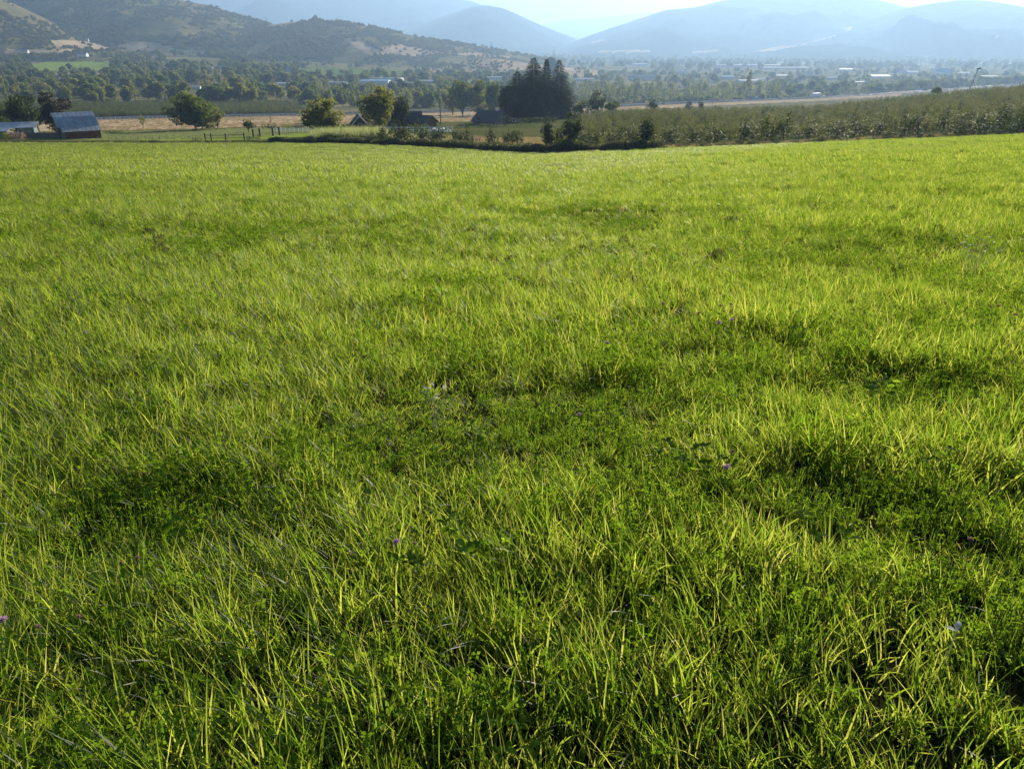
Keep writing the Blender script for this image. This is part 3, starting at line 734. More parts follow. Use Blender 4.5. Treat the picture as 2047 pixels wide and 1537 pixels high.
# ------------------------------------------------------------------ orchards
def orchard_pair(seed, Ht, wide, mt='leaf_apple', per=80, size=.22):
    g = np.random.default_rng(seed)
    lb = []
    for k in range(9):
        t = k / 8; z = Ht * (.22 + .62 * t); r = wide * (.62 - .36 * t) * g.uniform(.75, 1.2)
        lb.append((np.array([g.normal(0, wide * .22), g.normal(0, wide * .22), z]), np.array([r, r, r * .8])))
    cr = crown_mesh('crown', lb, per, size, M[mt], seed, 34, (.5, 1.3), .2)
    tr = trunk_mesh('trunk', Ht * .3, .06, [l[0] for l in lb[::2]], seed)
    return tr, cr
ORCH = [orchard_pair(200 + k, 2.35 + .32 * (k % 3), 1.15 + .2 * (k % 2), ['leaf_apple', 'leaf_apple', 'leaf_dark'][k % 3], 70, .19) for k in range(6)]
YNG = [orchard_pair(220 + k, 3.0, 1.5, 'leaf_dark', 80, .2) for k in range(4)]
def place_tree(protos, name, label, loc, k, rz, s, group):
    key = (id(protos), k)
    tr, cr = protos[k]
    return tree(name, label, 'tree', loc, tr, cr, rz, group, s)
spots = []
rowy = 0
for r_ in range(48):
    yy = 4.4 * r_
    xx = -2.0 + R.uniform(0, 1.5)
    while xx < 230:
        spots.append((r_, xx + R.uniform(-.35, .35), yy + R.uniform(-.3, .3))); xx += R.uniform(1.9, 2.8) if r_ else R.uniform(2.1, 3.6)
near, rest_ = [], []
for r_, xx, yy in spots:
    px0 = CX + F * xx / (110 * .93)
    y = float(edge(np.clip(CX + F * xx / ((110 + yy) * .93), -900, 2700))) + 5.2 + yy + (2.5 if r_ else 0)
    if y > 310: continue
    p = Vector((xx, y, hz1(xx, y))); px = pxof(p.x, p.y, p.z)
    if px < 1085 + max(0, (y - 112)) * .7 or px > 2330: continue
    if R.random() < .12 and r_ > 0: continue
    (near if (r_ < 2 and px < 2120) or (r_ < 9 and px < 2080 and len(near) < 3000) else rest_).append((y, r_, p, px))
near.sort(key=lambda q: q[0])
rest_ += near[292:]; near = near[:292]
ORD = ['first', 'second', 'third', 'fourth', 'fifth', 'sixth', 'seventh', 'eighth', 'ninth', 'tenth', 'eleventh', 'twelfth', 'thirteenth', 'fourteenth', 'fifteenth', 'sixteenth', 'seventeenth', 'eighteenth', 'nineteenth', 'twentieth']
front = sorted([q for q in near if q[1] == 0], key=lambda q: q[3]); nf = len(front)
for n_, q in enumerate(front):
    if n_ < 20: lab = '%s tree of the orchard front row counted from its left end' % ORD[n_]
    elif nf - n_ <= 20: lab = '%s tree of the orchard front row counted from the right picture edge' % ORD[nf - n_ - 1]
    else: lab = 'tree in the middle stretch of the orchard front row along the meadow edge'
    place_tree(ORCH, 'orchard_tree', lab, q[2], R.choice([2, 5]), R.uniform(0, 6.28), (R.uniform(1.1, 1.7), R.uniform(1.1, 1.7), R.uniform(.70, 1.15)), 'front row of the orchard')  # dark-leaf variants only: the row's backlit shade is put into its leaf colour
for q in near:
    if q[1] == 0: continue
    seg = ['close to the dark corner tree', 'well left of the white truck', 'below the white truck', 'right of the white truck', 'left of the wind machine', 'under the wind machine', 'near the right picture edge'][min(6, max(0, int((q[3] - 1085) / 138)))]
    lab = 'orchard tree %s, in the %s row behind the front row' % (seg, ORD[q[1] - 1])
    place_tree(ORCH, 'orchard_tree', lab, q[2], R.choice([0, 1, 3, 4]), R.uniform(0, 6.28), (R.uniform(.8, 1.25),) * 2 + (R.uniform(.55, .95),), 'orchard trees of the %s row %s' % (ORD[q[1] - 1], seg))
OM = [merge('orchard_tree', p) for p in ORCH]
scatter('orchard_mass', [q[2] for q in rest_], [(0, 0, R.uniform(0, 6.28)) for _ in rest_], [(lambda w: (w, w, R.uniform(.55, 1.0)))(R.uniform(.8, 1.25)) for _ in rest_], [R.choice([0, 1, 3, 4, 0, 1, 2]) for _ in rest_], OM,
        'dense mass of orchard trees farther up the slope at right', 'orchard')
# the one big dark tree at the corner of the orchard and its dark neighbours
for i, (px, y, tp, w, lab) in enumerate([(1139, 109.5, 224, 42, 'tall dark tree at the orchard corner standing out above the ditch bank'), (1093, 112, 244, 28, 'dark pointed tree leftmost of the orchard corner'),
        (1290, 107, 238, 34, 'dark tall-crowned tree in the orchard front, well right of the corner tree')]):
    big_tree(px, y, tp, w, 'orchard_corner_tree', lab, 'leaf_dark', 90 + i, 14, .3, 120, 1, (.2, .3), .02, shoots=40)
# young trees on the strip beyond the ditch bank
YT = [(742, 262, 'leftmost young fruit tree, half hidden by the reeds'), (768, 250, 'young fruit tree just left of the white-walled house'), (796, 244, 'young fruit tree right below the farmhouse roof'), (812, 243, 'tall young fruit tree below the farmhouse gable'),
      (843, 245, 'young fruit tree in front of the white fence end'), (868, 258, 'low young fruit tree in front of the white tarpaulin'), (881, 248, 'young fruit tree beside the tall wooden pole'), (914, 252, 'young fruit tree left of the reddish bush'),
      (929, 254, 'slim young fruit tree touching the reddish bush'), (980, 253, 'lone young fruit tree below the old shed'), (1016, 257, 'bushy young fruit tree right of the lone one'), (1034, 252, 'last young fruit tree before the orchard corner')]
for i, (px, tp, lab) in enumerate(YT):
    y = 142 - (px - 740) * .055; p = G(px, y); Ht = ztan(tp, y) - p.z
    place_tree(YNG, 'young_fruit_tree', lab, p, i % 4, R.uniform(0, 6.28), (Ht / 3.4 * R.uniform(1.1, 1.45),) * 2 + (Ht / 3.4,), 'young fruit trees beyond the ditch bank')
# left orchard on the valley floor: rows across the highway
lo = []
for r_ in range(44):
    for c_ in range(150):
        px = -80 + c_ * 4.75 + (r_ % 2) * 2.2; y = 452 + r_ * 4.1 + R.uniform(-.4, .4)
        if px > 625 - r_ * 1.2: continue
        lo.append(G(px + R.uniform(-1, 1), y + max(0, px) * .075))
scatter('left_orchard_rows', lo, [(0, 0, R.uniform(0, 6.28)) for _ in lo], [R.uniform(.85, 1.15) for _ in lo], [R.randrange(6) for _ in lo], OM, 'dense rows of fruit trees beyond the highway at left', 'orchard')

# ------------------------------------------------------------------ valley trees
def round_tree(seed, Ht, wd, mt, nl=9, per=26, size=1.0, z0=.15):
    g = np.random.default_rng(seed); c = (0, 0, Ht * (z0 + 1) / 2); r = (wd / 2, wd / 2, Ht * (1 - z0) / 2)
    lb = lobes_in(g, nl, c, r, (wd * .2, wd * .34))
    return merge('valley_tree', [trunk_mesh('trunk', Ht * .3, .3, [l[0] for l in lb[:4]], seed), crown_mesh('crown', lb, per, size, M[mt], seed, 10, (.8, 2))])
def slim_tree(seed, Ht, wd, mt='leaf_far'):
    g = np.random.default_rng(seed)
    lb = [(np.array([g.normal(0, wd * .12), g.normal(0, wd * .12), Ht * (.18 + .74 * k / 6)]), np.array([wd * .5 * math.sin(.5 + 2.3 * k / 6), wd * .5 * math.sin(.5 + 2.3 * k / 6), Ht * .1])) for k in range(7)]
    return merge('slim_tree', [trunk_mesh('trunk', Ht * .7, .18, [], seed), crown_mesh('crown', lb, 22, .85, M[mt], seed, 8, (.8, 2))])
def bare_tree(seed, Ht):
    g = np.random.default_rng(seed); b = MB(); b.tube([(0, 0, -.3), (g.normal(0, .3), g.normal(0, .3), Ht * .5), (g.normal(0, .5), g.normal(0, .5), Ht)], [.28, .2, .05], 5)
    for _ in range(9):
        z = g.uniform(.35, .95) * Ht; a = g.uniform(0, 6.28); L = g.uniform(.1, .22) * Ht
        b.tube([(0, 0, z), (math.cos(a) * L, math.sin(a) * L, z + L * .8)], [.1, .03], 4)
    lb = [(np.array([g.normal(0, .8), g.normal(0, .8), Ht * g.uniform(.5, .95)]), np.array([.9, .9, 1.2])) for _ in range(5)]
    return merge('bare_tree', [b.mesh('trunk', M['bark']), crown_mesh('crown', lb, 10, .7, M['leaf_far'], seed, 4)])
def far_fir(seed, Ht, wd):
    return merge('valley_fir', [MB().tube([(0, 0, -.3), (0, 0, Ht * .95)], [.25, .04], 5).mesh('trunk', M['bark']), conifer_mesh('crown', Ht, wd / 2, seed, M['needle'], 16, 7, .3, .06, 1.3, .8)])
RT = [round_tree(300 + k, 12, 10 + 2 * (k % 3), ['leaf_far', 'leaf_far', 'leaf', 'leaf_dark', 'leaf_far', 'leaf', 'leaf_yellow', 'leaf_far'][k]) for k in range(8)]
ST = [slim_tree(320 + k, 15, 4.0, ['leaf_far', 'leaf_yellow', 'leaf_far', 'leaf_far'][k]) for k in range(4)]
BT = [bare_tree(330 + k, 13) for k in range(4)]
CT = [far_fir(340 + k, 17, 7) for k in range(4)]
BU = [round_tree(350 + k, 4.2, 6.5, ['leaf_far', 'leaf', 'leaf_far'][k % 3], 6, 30, .75, .0) for k in range(4)]
ALLT = RT + ST + BT + CT + BU                                           # 0-7, 8-11, 12-15, 16-19, 20-23
NAMES = {'r': (0, 8, 'valley_tree', 'tree'), 's': (8, 12, 'slim_tree', 'tree'), 'b': (12, 16, 'bare_tree', 'tree'), 'c': (16, 20, 'valley_fir', 'conifer'), 'u': (20, 24, 'valley_bush', 'bush')}
WORD = {'r': 'rounded broadleaf tree', 's': 'slim upright tree', 'b': 'thin half-bare tree', 'c': 'dark pointed conifer', 'u': 'low green bush'}
def landmark(px):
    for lim, w in [(100, 'behind the low grey house'), (230, 'above the metal-roofed barn'), (340, 'between the barn and the willow'), (470, 'behind the spreading willow'), (600, 'between the willow and the reeds'), (700, 'behind the yellowing reed-side tree'),
                   (850, 'behind the tall farmhouse tree'), (1000, 'behind the old shed'), (1180, 'behind the evergreen clump'), (1350, 'right of the evergreen clump'), (1600, 'left of the white truck'), (1800, 'behind the white truck'), (3000, 'above the far right of the orchard')]:
        if px < lim: return w
ZONES = [  # px range, distance range, count of named trees, count in the mass, kinds, size range, words
    ((-60, 640), (655, 820), 110, 60, 'rrrrssbbu', (.75, 1.2), 'front of the valley wood'),
    ((-80, 620), (820, 1450), 60, 460, 'rrrrrssbbc', (.8, 1.35), 'deep in the valley wood'),
    ((600, 1080), (600, 900), 56, 300, 'rssbbuu', (.6, 1.05), 'brush across the highway'),
    ((500, 1100), (900, 1600), 40, 560, 'rrrrcu', (.6, 1.1), 'below the long hill'),
    ((1020, 1560), (720, 1050), 60, 520, 'uuuubbs', (.6, 1.1), 'scrub beyond the highway'),
    ((1040, 2140), (1050, 2050), 60, 1150, 'rrruuubs', (.5, .95), 'among the town roofs'),
    ((1560, 2120), (880, 1150), 30, 380, 'uuurb', (.6, 1.0), 'brush beyond the white truck'),
    ((900, 2140), (2150, 3600), 0, 1050, 'rrrrcc', (.9, 1.5), ''),
    ((0, 600), (1450, 2000), 24, 420, 'rrrccu', (.6, 1.1), 'foot of the wooded hills'),
    ((560, 1050), (1600, 2300), 0, 260, 'rrcu', (.5, 1.0), ''),
    ((1000, 2140), (3600, 5200), 0, 1200, 'rrcc', (1.0, 1.8), ''),
]
def ydist(px, py, y0=180, y1=6000):
    y = y0
    while y < y1:
        p = G(px, y)
        if pyof(p.y, p.z) <= py: return y
        y *= 1.01
    return y1

TOWN = [  # px, base py, width px, height px, ridge share, wall, roof, label
    (56, 106, 15, 6, .4, 'palewall', 'greyroof', 'small white house at the left under the wooded hill'), (90, 77, 20, 4, .3, 'palewall', 'greyroof', 'pale house among trees on the wooded hill'), (179, 84, 6, 7, .4, 'white', 'greyroof', 'tiny white house on the saddle between the left hills'),
    (168, 113, 18, 7, .5, 'white', 'paleroof', 'white farmhouse on the upper edge of the green hayfield'), (226, 97, 10, 4, .4, 'palewall', 'paleroof', 'small pale house right of the saddle'), (418, 134, 22, 5, .4, 'palewall', 'greyroof', 'low pale house in the trees left of the lone bright house'), (446, 132, 12, 8, .4, 'white', 'greyroof', 'bright white house in the trees below the brushy hill'),
    (470, 128, 24, 5, .5, 'greywall', 'greyroof', 'grey roofed house right of the bright white house'), (389, 178, 26, 6, .4, 'white', 'greyroof', 'long white house seen over the left orchard'), (434, 181, 18, 5, .4, 'brownwall', 'greyroof', 'rusty brown low house right of the long white house'),
    (115, 160, 14, 7, .4, 'greywall', 'paleroof', 'grey house half hidden in the left wood'), (240, 175, 16, 6, .4, 'greywall', 'paleroof', 'pale roofed house hidden deep in the left wood'),
    (530, 174, 22, 8, .3, 'palewall', 'greyroof', 'pale box-like house at the left end of the roadside buildings'), (568, 172, 34, 6, .3, 'palewall', 'greyroof', 'long low pale building beside the pale box-like house'), (582, 146, 18, 8, .5, 'greywall', 'paleroof', 'steep pale roof among the trees under the long hill'),
    (676, 170, 36, 6, .3, 'greywall', 'paleroof', 'low grey building left of the blue-white works'), (752, 168, 54, 8, .3, 'white', 'blueroof', 'blue and white works building in the middle of the valley'), (778, 162, 52, 6, .2, 'white', 'paleroof', 'long pale flat roof just behind the blue-white works'),
    (852, 166, 36, 5, .3, 'greywall', 'greyroof', 'long grey shed right of the blue-white works'), (818, 170, 18, 5, .3, 'brownwall', 'greyroof', 'small brown shed between the works and the long grey shed'), (990, 160, 32, 6, .2, 'white', 'paleroof', 'pale long roof left of the evergreen tips'),
    (1168, 163, 34, 6, .4, 'palewall', 'paleroof', 'pale roof just right of the evergreen clump'), (1263, 160, 15, 7, .5, 'white', 'paleroof', 'bright end building beside the big grey roof'), (1290, 160, 36, 9, .5, 'greywall', 'greyroof', 'big grey-lilac roof in the middle of the town'),
    (1278, 134, 28, 6, .2, 'white', 'paleroof', 'far white building in the sunlit dry field'), (1362, 150, 26, 8, .4, 'palewall', 'greyroof', 'pale two storey building left of the tall poplar'), (1497, 135, 130, 5, .15, 'greywall', 'paleroof', 'very long pale flat roof, longest building of the town'),
    (1453, 158, 24, 6, .4, 'greywall', 'blueroof', 'blue-grey roof below the longest building'), (1497, 166, 46, 6, .3, 'greywall', 'paleroof', 'long pale shed low in front of the tall poplar'), (1568, 140, 84, 5, .15, 'palewall', 'paleroof', 'long sunlit roof right of the longest building'),
    (1616, 153, 20, 8, .5, 'greywall', 'greyroof', 'grey gabled house above the white truck'), (1661, 160, 22, 6, .4, 'palewall', 'paleroof', 'pale house right of the grey gabled house'), (1518, 163, 20, 6, .4, 'palewall', 'greyroof', 'small pale house behind the long pale shed'),
    (1757, 157, 36, 6, .4, 'palewall', 'greyroof', 'low pale building in the middle of the right town'), (1802, 147, 18, 7, .4, 'white', 'paleroof', 'white house with a bright roof'), (1820, 149, 22, 6, .4, 'greywall', 'blueroof', 'blue roofed house right of the bright roof house'),
    (1881, 151, 34, 12, .5, 'white', 'blueroof', 'large two storey white house with blue-white roof'), (1836, 182, 14, 4, .3, 'white', 'paleroof', 'white roof just above the orchard edge'), (1718, 168, 24, 4, .3, 'palewall', 'paleroof', 'low pale shed below the right town'), (1925, 150, 20, 5, .4, 'palewall', 'greyroof', 'pale house right of the large white house'),
    (1975, 156, 30, 4, .3, 'greywall', 'paleroof', 'low long roof at the right end of the town'), (1560, 156, 24, 6, .4, 'greywall', 'greyroof', 'grey house above the blue van'), (1690, 143, 26, 5, .3, 'palewall', 'greyroof', 'pale low house far behind the white truck')]
def town_y(px, py):
    y = ydist(px, py, 330) if px > 330 or py > 140 else {56: 1480, 90: 1900, 179: 2050, 168: 1690, 115: 950, 240: 860, 226: 2050}.get(px, 1600)
    return min(y, 1500) if px in (446, 418, 470, 582) else y
TOWNY = [town_y(t[0], t[1]) for t in TOWN]
OPEN = [(70, 225, 135, 1390), (595, 810, 138, 1480), (330, 440, 118, 1900), (1150, 1300, 139, 2400), (1420, 1640, 141, 1500), (1740, 1960, 158, 1300)]   # fields and yards seen between the trees
def hides_roof(px, y, h):
    for a, b, q, yb in OPEN:
        if a < px < b and y < yb and y > yb * .45:
            g = G(px, y)
            if pyof(y, g.z + h) < q: return True
    for (bx, by, bw, bh, *_), yb in zip(TOWN, TOWNY):
        if abs(px - bx) < bw / 2 + 3 and yb - 600 < y < yb + 12:
            g = G(px, y)
            if pyof(y, g.z + h) < by - bh * .35: return True
    return False
mass = []
def blocked(px, y):
    for nm, poly, mt in REG:
        if nm != 'left_orchard_floor' and inpoly(np.array([px]), np.array([y]), poly)[0]: return True
    return False
for (p0, p1), (y0, y1), nn, nm_, kinds, (s0, s1), words_ in ZONES:
    for i in range(nn + nm_):
        px = R.uniform(p0, p1); y = (y0 + (y1 - y0) * R.random() ** 1.2) + (0 if px > 640 else 0)
        if px > 900 and y < road_y(px) + 35: y = road_y(px) + 35 + R.uniform(0, 120)
        if blocked(px, y): continue
        clump = noise.noise(Vector((px * .02, y * .006, 5)))
        if y > 1000 and clump < -.42 and p0 > 400: continue
        k = R.choice(kinds); a, b, nme, cat = NAMES[k]; p = G(px, y); s = R.uniform(s0, s1); p.z -= .3
        if hides_roof(px, y, {'r': 11.5, 's': 14, 'b': 12, 'c': 16.5, 'u': 4}[k] * s) and R.random() < .9: continue
        idx = R.randrange(a, b)
        if i < nn:
            lab = '%s %s, %s' % (WORD[k], landmark(px), words_)
            o = part(nme, ALLT[idx], None, p, (0, 0, R.uniform(0, 6.28)), (s * R.uniform(.85, 1.15),) * 2 + (s,))
            tag(o, lab, cat, '%s %s, %s' % (WORD[k] + ('es' if k == 'u' else 's'), landmark(px), words_))
        else: mass.append((p, idx, s))
scatter('valley_woodland', [m[0] for m in mass], [(0, 0, R.uniform(0, 6.28)) for _ in mass], [m[2] for m in mass], [m[1] for m in mass], ALLT, 'hazy mass of trees spread across the far valley floor', 'woodland')
# single far trees that read on their own
for px, y, tp, k, lab in [(540, 2440, 34, 16, 'lone pointed fir on the skyline at the left end of the long hill'), (636, 2450, 32, 2, 'round tree topping the crest of the long hill'), (590, 2452, 40, 0, 'small tree on the bare skyline crest of the long hill'),
                          (983, 2250, 84, 17, 'tall fir standing up at the right end of the long hill'), (702, 1500, 121, 18, 'dark fir in front of the green vineyard'), (1106, 2300, 98, 19, 'cluster-topped fir behind the evergreen clump'),
                          (1870, 330, 178, 1, 'dark round tree poking above the orchard near the truck'), (1100, 1500, 118, 3, 'tall hazy tree just right of the evergreen tips'), (1495, 900, 140, 9, 'tall pale poplar rising over the town roofs')]:
    p = G(px, y)
    if y > 2200 and px < 960: p.z = ztan({540: 52, 636: 41, 590: 45}.get(px, 90), y) - 2
    h = ztan(tp, y) - p.z; base = 17 if 16 <= k < 20 else (15 if 8 <= k < 12 else 12)
    tag(part(NAMES['c'][2] if 16 <= k < 20 else 'lone_tree', ALLT[k], None, p, (0, 0, k), (h / base,) * 3), lab, 'tree')
# scrub on the hills
SH = [round_tree(360 + k, 5.5, 7.0, 'scrub', 5, 12, 1.5, .0) for k in range(5)]
def hill_scrub(hname, n, label, thr, smin=.6, smax=1.3):
    V, nr, mi = HILLS[hname]; P, I, S = [], [], []
    nj = V.shape[1]
    while len(P) < n:
        i = R.randrange(int(nr * .06), nr - 1); j = R.randrange(nj - 1)
        if mi[i, j] == 1 and R.random() < .93: continue
        u, w = R.random(), R.random()
        p = V[i, j] * (1 - u) * (1 - w) + V[i + 1, j] * u * (1 - w) + V[i, j + 1] * (1 - u) * w + V[i + 1, j + 1] * u * w
        if noise.fractal(Vector((p[0] * .012, p[1] * .006, 2.2)), .7, 2, 5) < thr + R.uniform(-.4, .4): continue
        P.append(p - np.array([0, 0, .5])); I.append(R.randrange(5)); S.append(R.uniform(smin, smax))
    scatter(hname + '_scrub', P, [(0, 0, R.uniform(0, 6.28)) for _ in P], S, I, SH, label, 'scrub')
hill_scrub('wooded_hill', 3200, 'dark oak scrub covering the hill at far left', .0)
hill_scrub('brushy_hill', 5400, 'dark scrub dotting the big brown hill at left', .0)
hill_scrub('long_hill', 4600, 'scrub and small trees over the long hill in the middle', .02)
hill_scrub('golden_rise', 260, 'sparse bushes on the low golden rise', .1, .5, .9)

# ------------------------------------------------------------------ buildings
def window(parent, x, z, w, h, y, face='front', frame='paint'):
    """frame with its pane set proud of a wall that faces -y (front) or +-x (end)"""
    f = MB(); t = max(.07, w * .08)
    f.box(-w / 2 - t, w / 2 + t, -.05, 0, -h / 2 - t, -h / 2); f.box(-w / 2 - t, w / 2 + t, -.05, 0, h / 2, h / 2 + t)
    f.box(-w / 2 - t, -w / 2, -.05, 0, -h / 2, h / 2); f.box(w / 2, w / 2 + t, -.05, 0, -h / 2, h / 2)
    if w > .9: f.box(-.03, .03, -.05, 0, -h / 2, h / 2)
    rz = {'front': 0, 'right': math.pi / 2, 'left': -math.pi / 2}[face]
    loc = {'front': (x, y - .003, z), 'right': (y + .003, x, z), 'left': (y - .003, x, z)}[face]
    o = f.build('window', M[frame], parent, loc=loc, rot=(0, 0, rz))
    MB().box(-w / 2, w / 2, -.03, -.004, -h / 2, h / 2).build('pane', M['glass'], o)
    return o

def building(name, label, p, rz, L, Wd, hw, hr, wall, roof, over=.4, wins=(), ends=(), door=None, chimney=None, group=None, cat='building', garage=None, trim=False):
    """gabled building, ridge along its own x; hr is the ridge height above the walls"""
    t = thing(name, label, cat, p, rz, group)
    a, b = L / 2, Wd / 2; w = MB()
    v = [(-a, -b, -.8), (a, -b, -.8), (a, b, -.8), (-a, b, -.8), (-a, -b, hw), (a, -b, hw), (a, b, hw), (-a, b, hw), (-a, 0, hw + hr), (a, 0, hw + hr)]
    w.add(v, [(0, 1, 5, 4), (2, 3, 7, 6), (1, 2, 6, 9, 5), (3, 0, 4, 8, 7)])
    w.build('wall', M[wall], t)
    r = MB(); A = a + over; B = b + over; e = hw - over * hr / b; q = hw + hr; th = .16
    for s in (-1, 1):
        r.add([(-A, s * B, e + .02), (A, s * B, e + .02), (A, 0, q + .02), (-A, 0, q + .02), (-A, s * B, e + th), (A, s * B, e + th), (A, 0, q + th), (-A, 0, q + th)],
              [(0, 1, 2, 3), (4, 7, 6, 5), (0, 4, 5, 1), (0, 3, 7, 4), (1, 5, 6, 2)])
    ro = r.build('roof', M[roof], t)
    tr = MB()
    for s in (-1, 1):
        for X in (-A - .03, A):
            tr.add([(X, s * B, e - .1), (X + .03, s * B, e - .1), (X + .03, 0, q - .1), (X, 0, q - .1), (X, s * B, e + th + .03), (X + .03, s * B, e + th + .03), (X + .03, 0, q + th + .03), (X, 0, q + th + .03)],
                   [(0, 1, 2, 3), (4, 7, 6, 5), (0, 4, 5, 1), (0, 3, 7, 4), (1, 5, 6, 2)])
    if L < 26: tr.build('barge_board', M['paint' if trim else 'greywood'], t)
    for x, z, ww, hh in wins: window(t, x, z, ww, hh, -b)
    for side, x, z, ww, hh in ends: window(t, x, z, ww, hh, a if side == 'right' else -a, side)
    if door:
        MB().box(door - .5, door + .5, -b - .06, -b - .003, 0, 2.1).build('door', M['darkwood'], t)
    if garage:
        for gx in garage: MB().box(gx - 1.6, gx + 1.6, -b - .06, -b - .003, 0, min(hw - .3, 3.2)).build('loading_door', M['white'], t)
    if chimney: MB().box(chimney - .35, chimney + .35, .4, 1.1, hw, hw + hr + .9).build('chimney', M['redwood'], ro)
    return t

# the metal-roofed barn
def barn():
    p = G(158, 207) + Vector((0, 0, .35)); t = thing('barn', 'old red-walled barn with a blue-grey metal roof flaring into a lean-to', 'barn', p + Vector((0, 0, 0)), rad(40))
    a = 4.25
    sec = [(-6.0, 1.85), (-4.1, 2.85), (-1.9, 5.15), (0, 6.15), (1.9, 5.15), (3.9, 2.4)]
    # gable ends and side walls
    for X, nm in ((-a, 'gable_wall'), (a, 'gable_wall')):
        pts = [(-5.6, -1.4)] + [(-5.6, 2.0), (-4.1, 2.8), (-1.9, 5.08), (0, 6.08), (1.9, 5.08), (3.7, 2.55)] + [(3.7, -1.4)]
        n = len(pts); x0, x1 = (X, X + .12) if X < 0 else (X - .12, X)
        m = MB().add([(x0, y, z) for y, z in pts] + [(x1, y, z) for y, z in pts], [tuple(range(n)), tuple(range(2 * n - 1, n - 1, -1))] + [(i, i + n, (i + 1) % n + n, (i + 1) % n) for i in range(n)])
        g = m.build(nm, M['greywood'] if X < 0 else M['redwood'], t)
        if X < 0: MB().box(-a - .1, -a - .003, -1.6, 1.4, 0, 3.0).build('barn_door', M['darkwood'], t); MB().box(-a - .1, -a - .003, -.6, .6, 3.9, 5.0).build('hay_door', M['darkwood'], t)
    wl = MB()
    MB().box(-a + .125, a - .125, -5.6, -5.48, -1.4, 1.95).build('side_wall', M['redwood'], t)
    MB().box(-a + .125, a - .125, 3.58, 3.7, -.8, 2.5).build('side_wall', M['redwood'], t)
    x = -a + .3
    while x < a - .3:                                                  # upright boards with gaps on the lean-to wall
        w = R.uniform(.42, .6); MB().box(x, min(x + w, a - .2), -5.66, -5.605, -1.0 + R.uniform(0, .5), 1.9).build('board', M['redwood'], t); x += w + R.uniform(.03, .12)
    for i, nm in enumerate(['lean_to_roof', 'steep_roof', 'upper_roof', 'upper_roof', 'steep_roof']):
        (y0, z0), (y1, z1) = sec[i], sec[i + 1]; x = -a - (1.0 if 0 < i < 4 else .25); xe = a + .35; th = .07
        o = MB().add([(x, y0, z0), (xe, y0, z0), (xe, y1, z1), (x, y1, z1), (x, y0, z0 + th), (xe, y0, z0 + th), (xe, y1, z1 + th), (x, y1, z1 + th)],
                     [(0, 3, 2, 1), (4, 5, 6, 7), (0, 1, 5, 4), (2, 3, 7, 6), (1, 2, 6, 5), (3, 0, 4, 7)]).build(nm, M['rustroof' if i == 0 else 'metalroof'], t)
        sm = MB(); nrm = Vector((0, -(z1 - z0), y1 - y0)).normalized()
        k = x + .55
        while k < xe - .2:                                             # standing seams
            b0 = Vector((k, y0, z0 + th)); b1 = Vector((k, y1, z1 + th)); h = Vector((0, 0, .035))
            sm.add([b0, b1, b1 + h, b0 + h, b0 + Vector((.05, 0, 0)), b1 + Vector((.05, 0, 0)), b1 + Vector((.05, 0, .035)), b0 + Vector((.05, 0, .035))], [(0, 1, 2, 3), (4, 7, 6, 5), (3, 2, 6, 7)]); k += 1.05
        sm.build('seam', M['metalroof'], o)
barn()
building('farmhouse', 'low blue-grey house with a shallow pale metal roof at the left picture edge', G(14, 216), rad(22), 15, 8, 2.7, .95, 'housewall', 'metalroof', .7, wins=[(4.4, 1.55, 1.1, 1.2), (1.0, 1.5, 1.2, 1.1), (-3, 1.5, 1.4, 1.1)], door=2.8, cat='house')
building('carport', 'small carport roof in front of the low blue-grey house', G(-2, 203), rad(10), 6, 4.5, 2.0, .5, 'greywood', 'metalroof', .28, cat='shed')
building('gabled_cottage', 'dark cottage whose steep white-edged gable faces the meadow', G(719, 207), rad(104), 7, 3.6, 1.9, 1.9, 'brownwall', 'shingle', .35, ends=[('left', 0, 1.4, .9, 1.0)], cat='house', trim=True)
building('farmhouse', 'farmhouse with a broad dark hipped roof behind the young fruit trees', G(800, 218), rad(12), 11.0, 8.0, 2.1, 2.1, 'palewall', 'shingle', .6, wins=[(-3.4, 1.4, 1.0, 1.1), (-.6, 1.4, 1.2, 1.1), (3.2, 1.4, .9, 1.1)], door=1.4, chimney=-2, cat='house')
building('farm_annex', 'lower dark annex on the right of the farmhouse', G(842, 214), rad(-30), 6.5, 5.5, 1.7, 1.6, 'brownwall', 'shingle', .5, ends=[('left', 0, 1.2, .8, .9)], cat='house')
building('old_shed', 'old shed with a large dark grey roof left of the evergreen clump', G(982, 236), rad(-38), 8.4, 7.0, 1.3, 2.6, 'greywood', 'shingle', .5, wins=[(1.5, .95, .8, .7)], door=-2, cat='shed')

for i, (px, py, wp, hp, rs, wl, rf, lab) in enumerate(TOWN):
    y = TOWNY[i]
    p = G(px, y)
    if py < 115: p.z = ztan(py, y)
    s = scale_at(p); L = wp / s; h = hp / s; a = R.uniform(-.25, .25); Wd = min(L * .7, 26)
    if L < 30:
        n = max(1, int(L / 4)); ws = [(-L / 2 + L * (k + .5) / n, h * (1 - rs) * .5, L / n * .4, h * (1 - rs) * .36) for k in range(n)]; gar = None
    else: ws = []; n = int(L / 9); gar = [-L / 2 + L * (k + .5) / n for k in range(n)]
    building('town_building' if L > 24 else 'house', lab, p, a, L, Wd, h * (1 - rs), h * rs, wl, rf, .3, wins=ws, garage=gar, cat='building' if L > 24 else 'house')

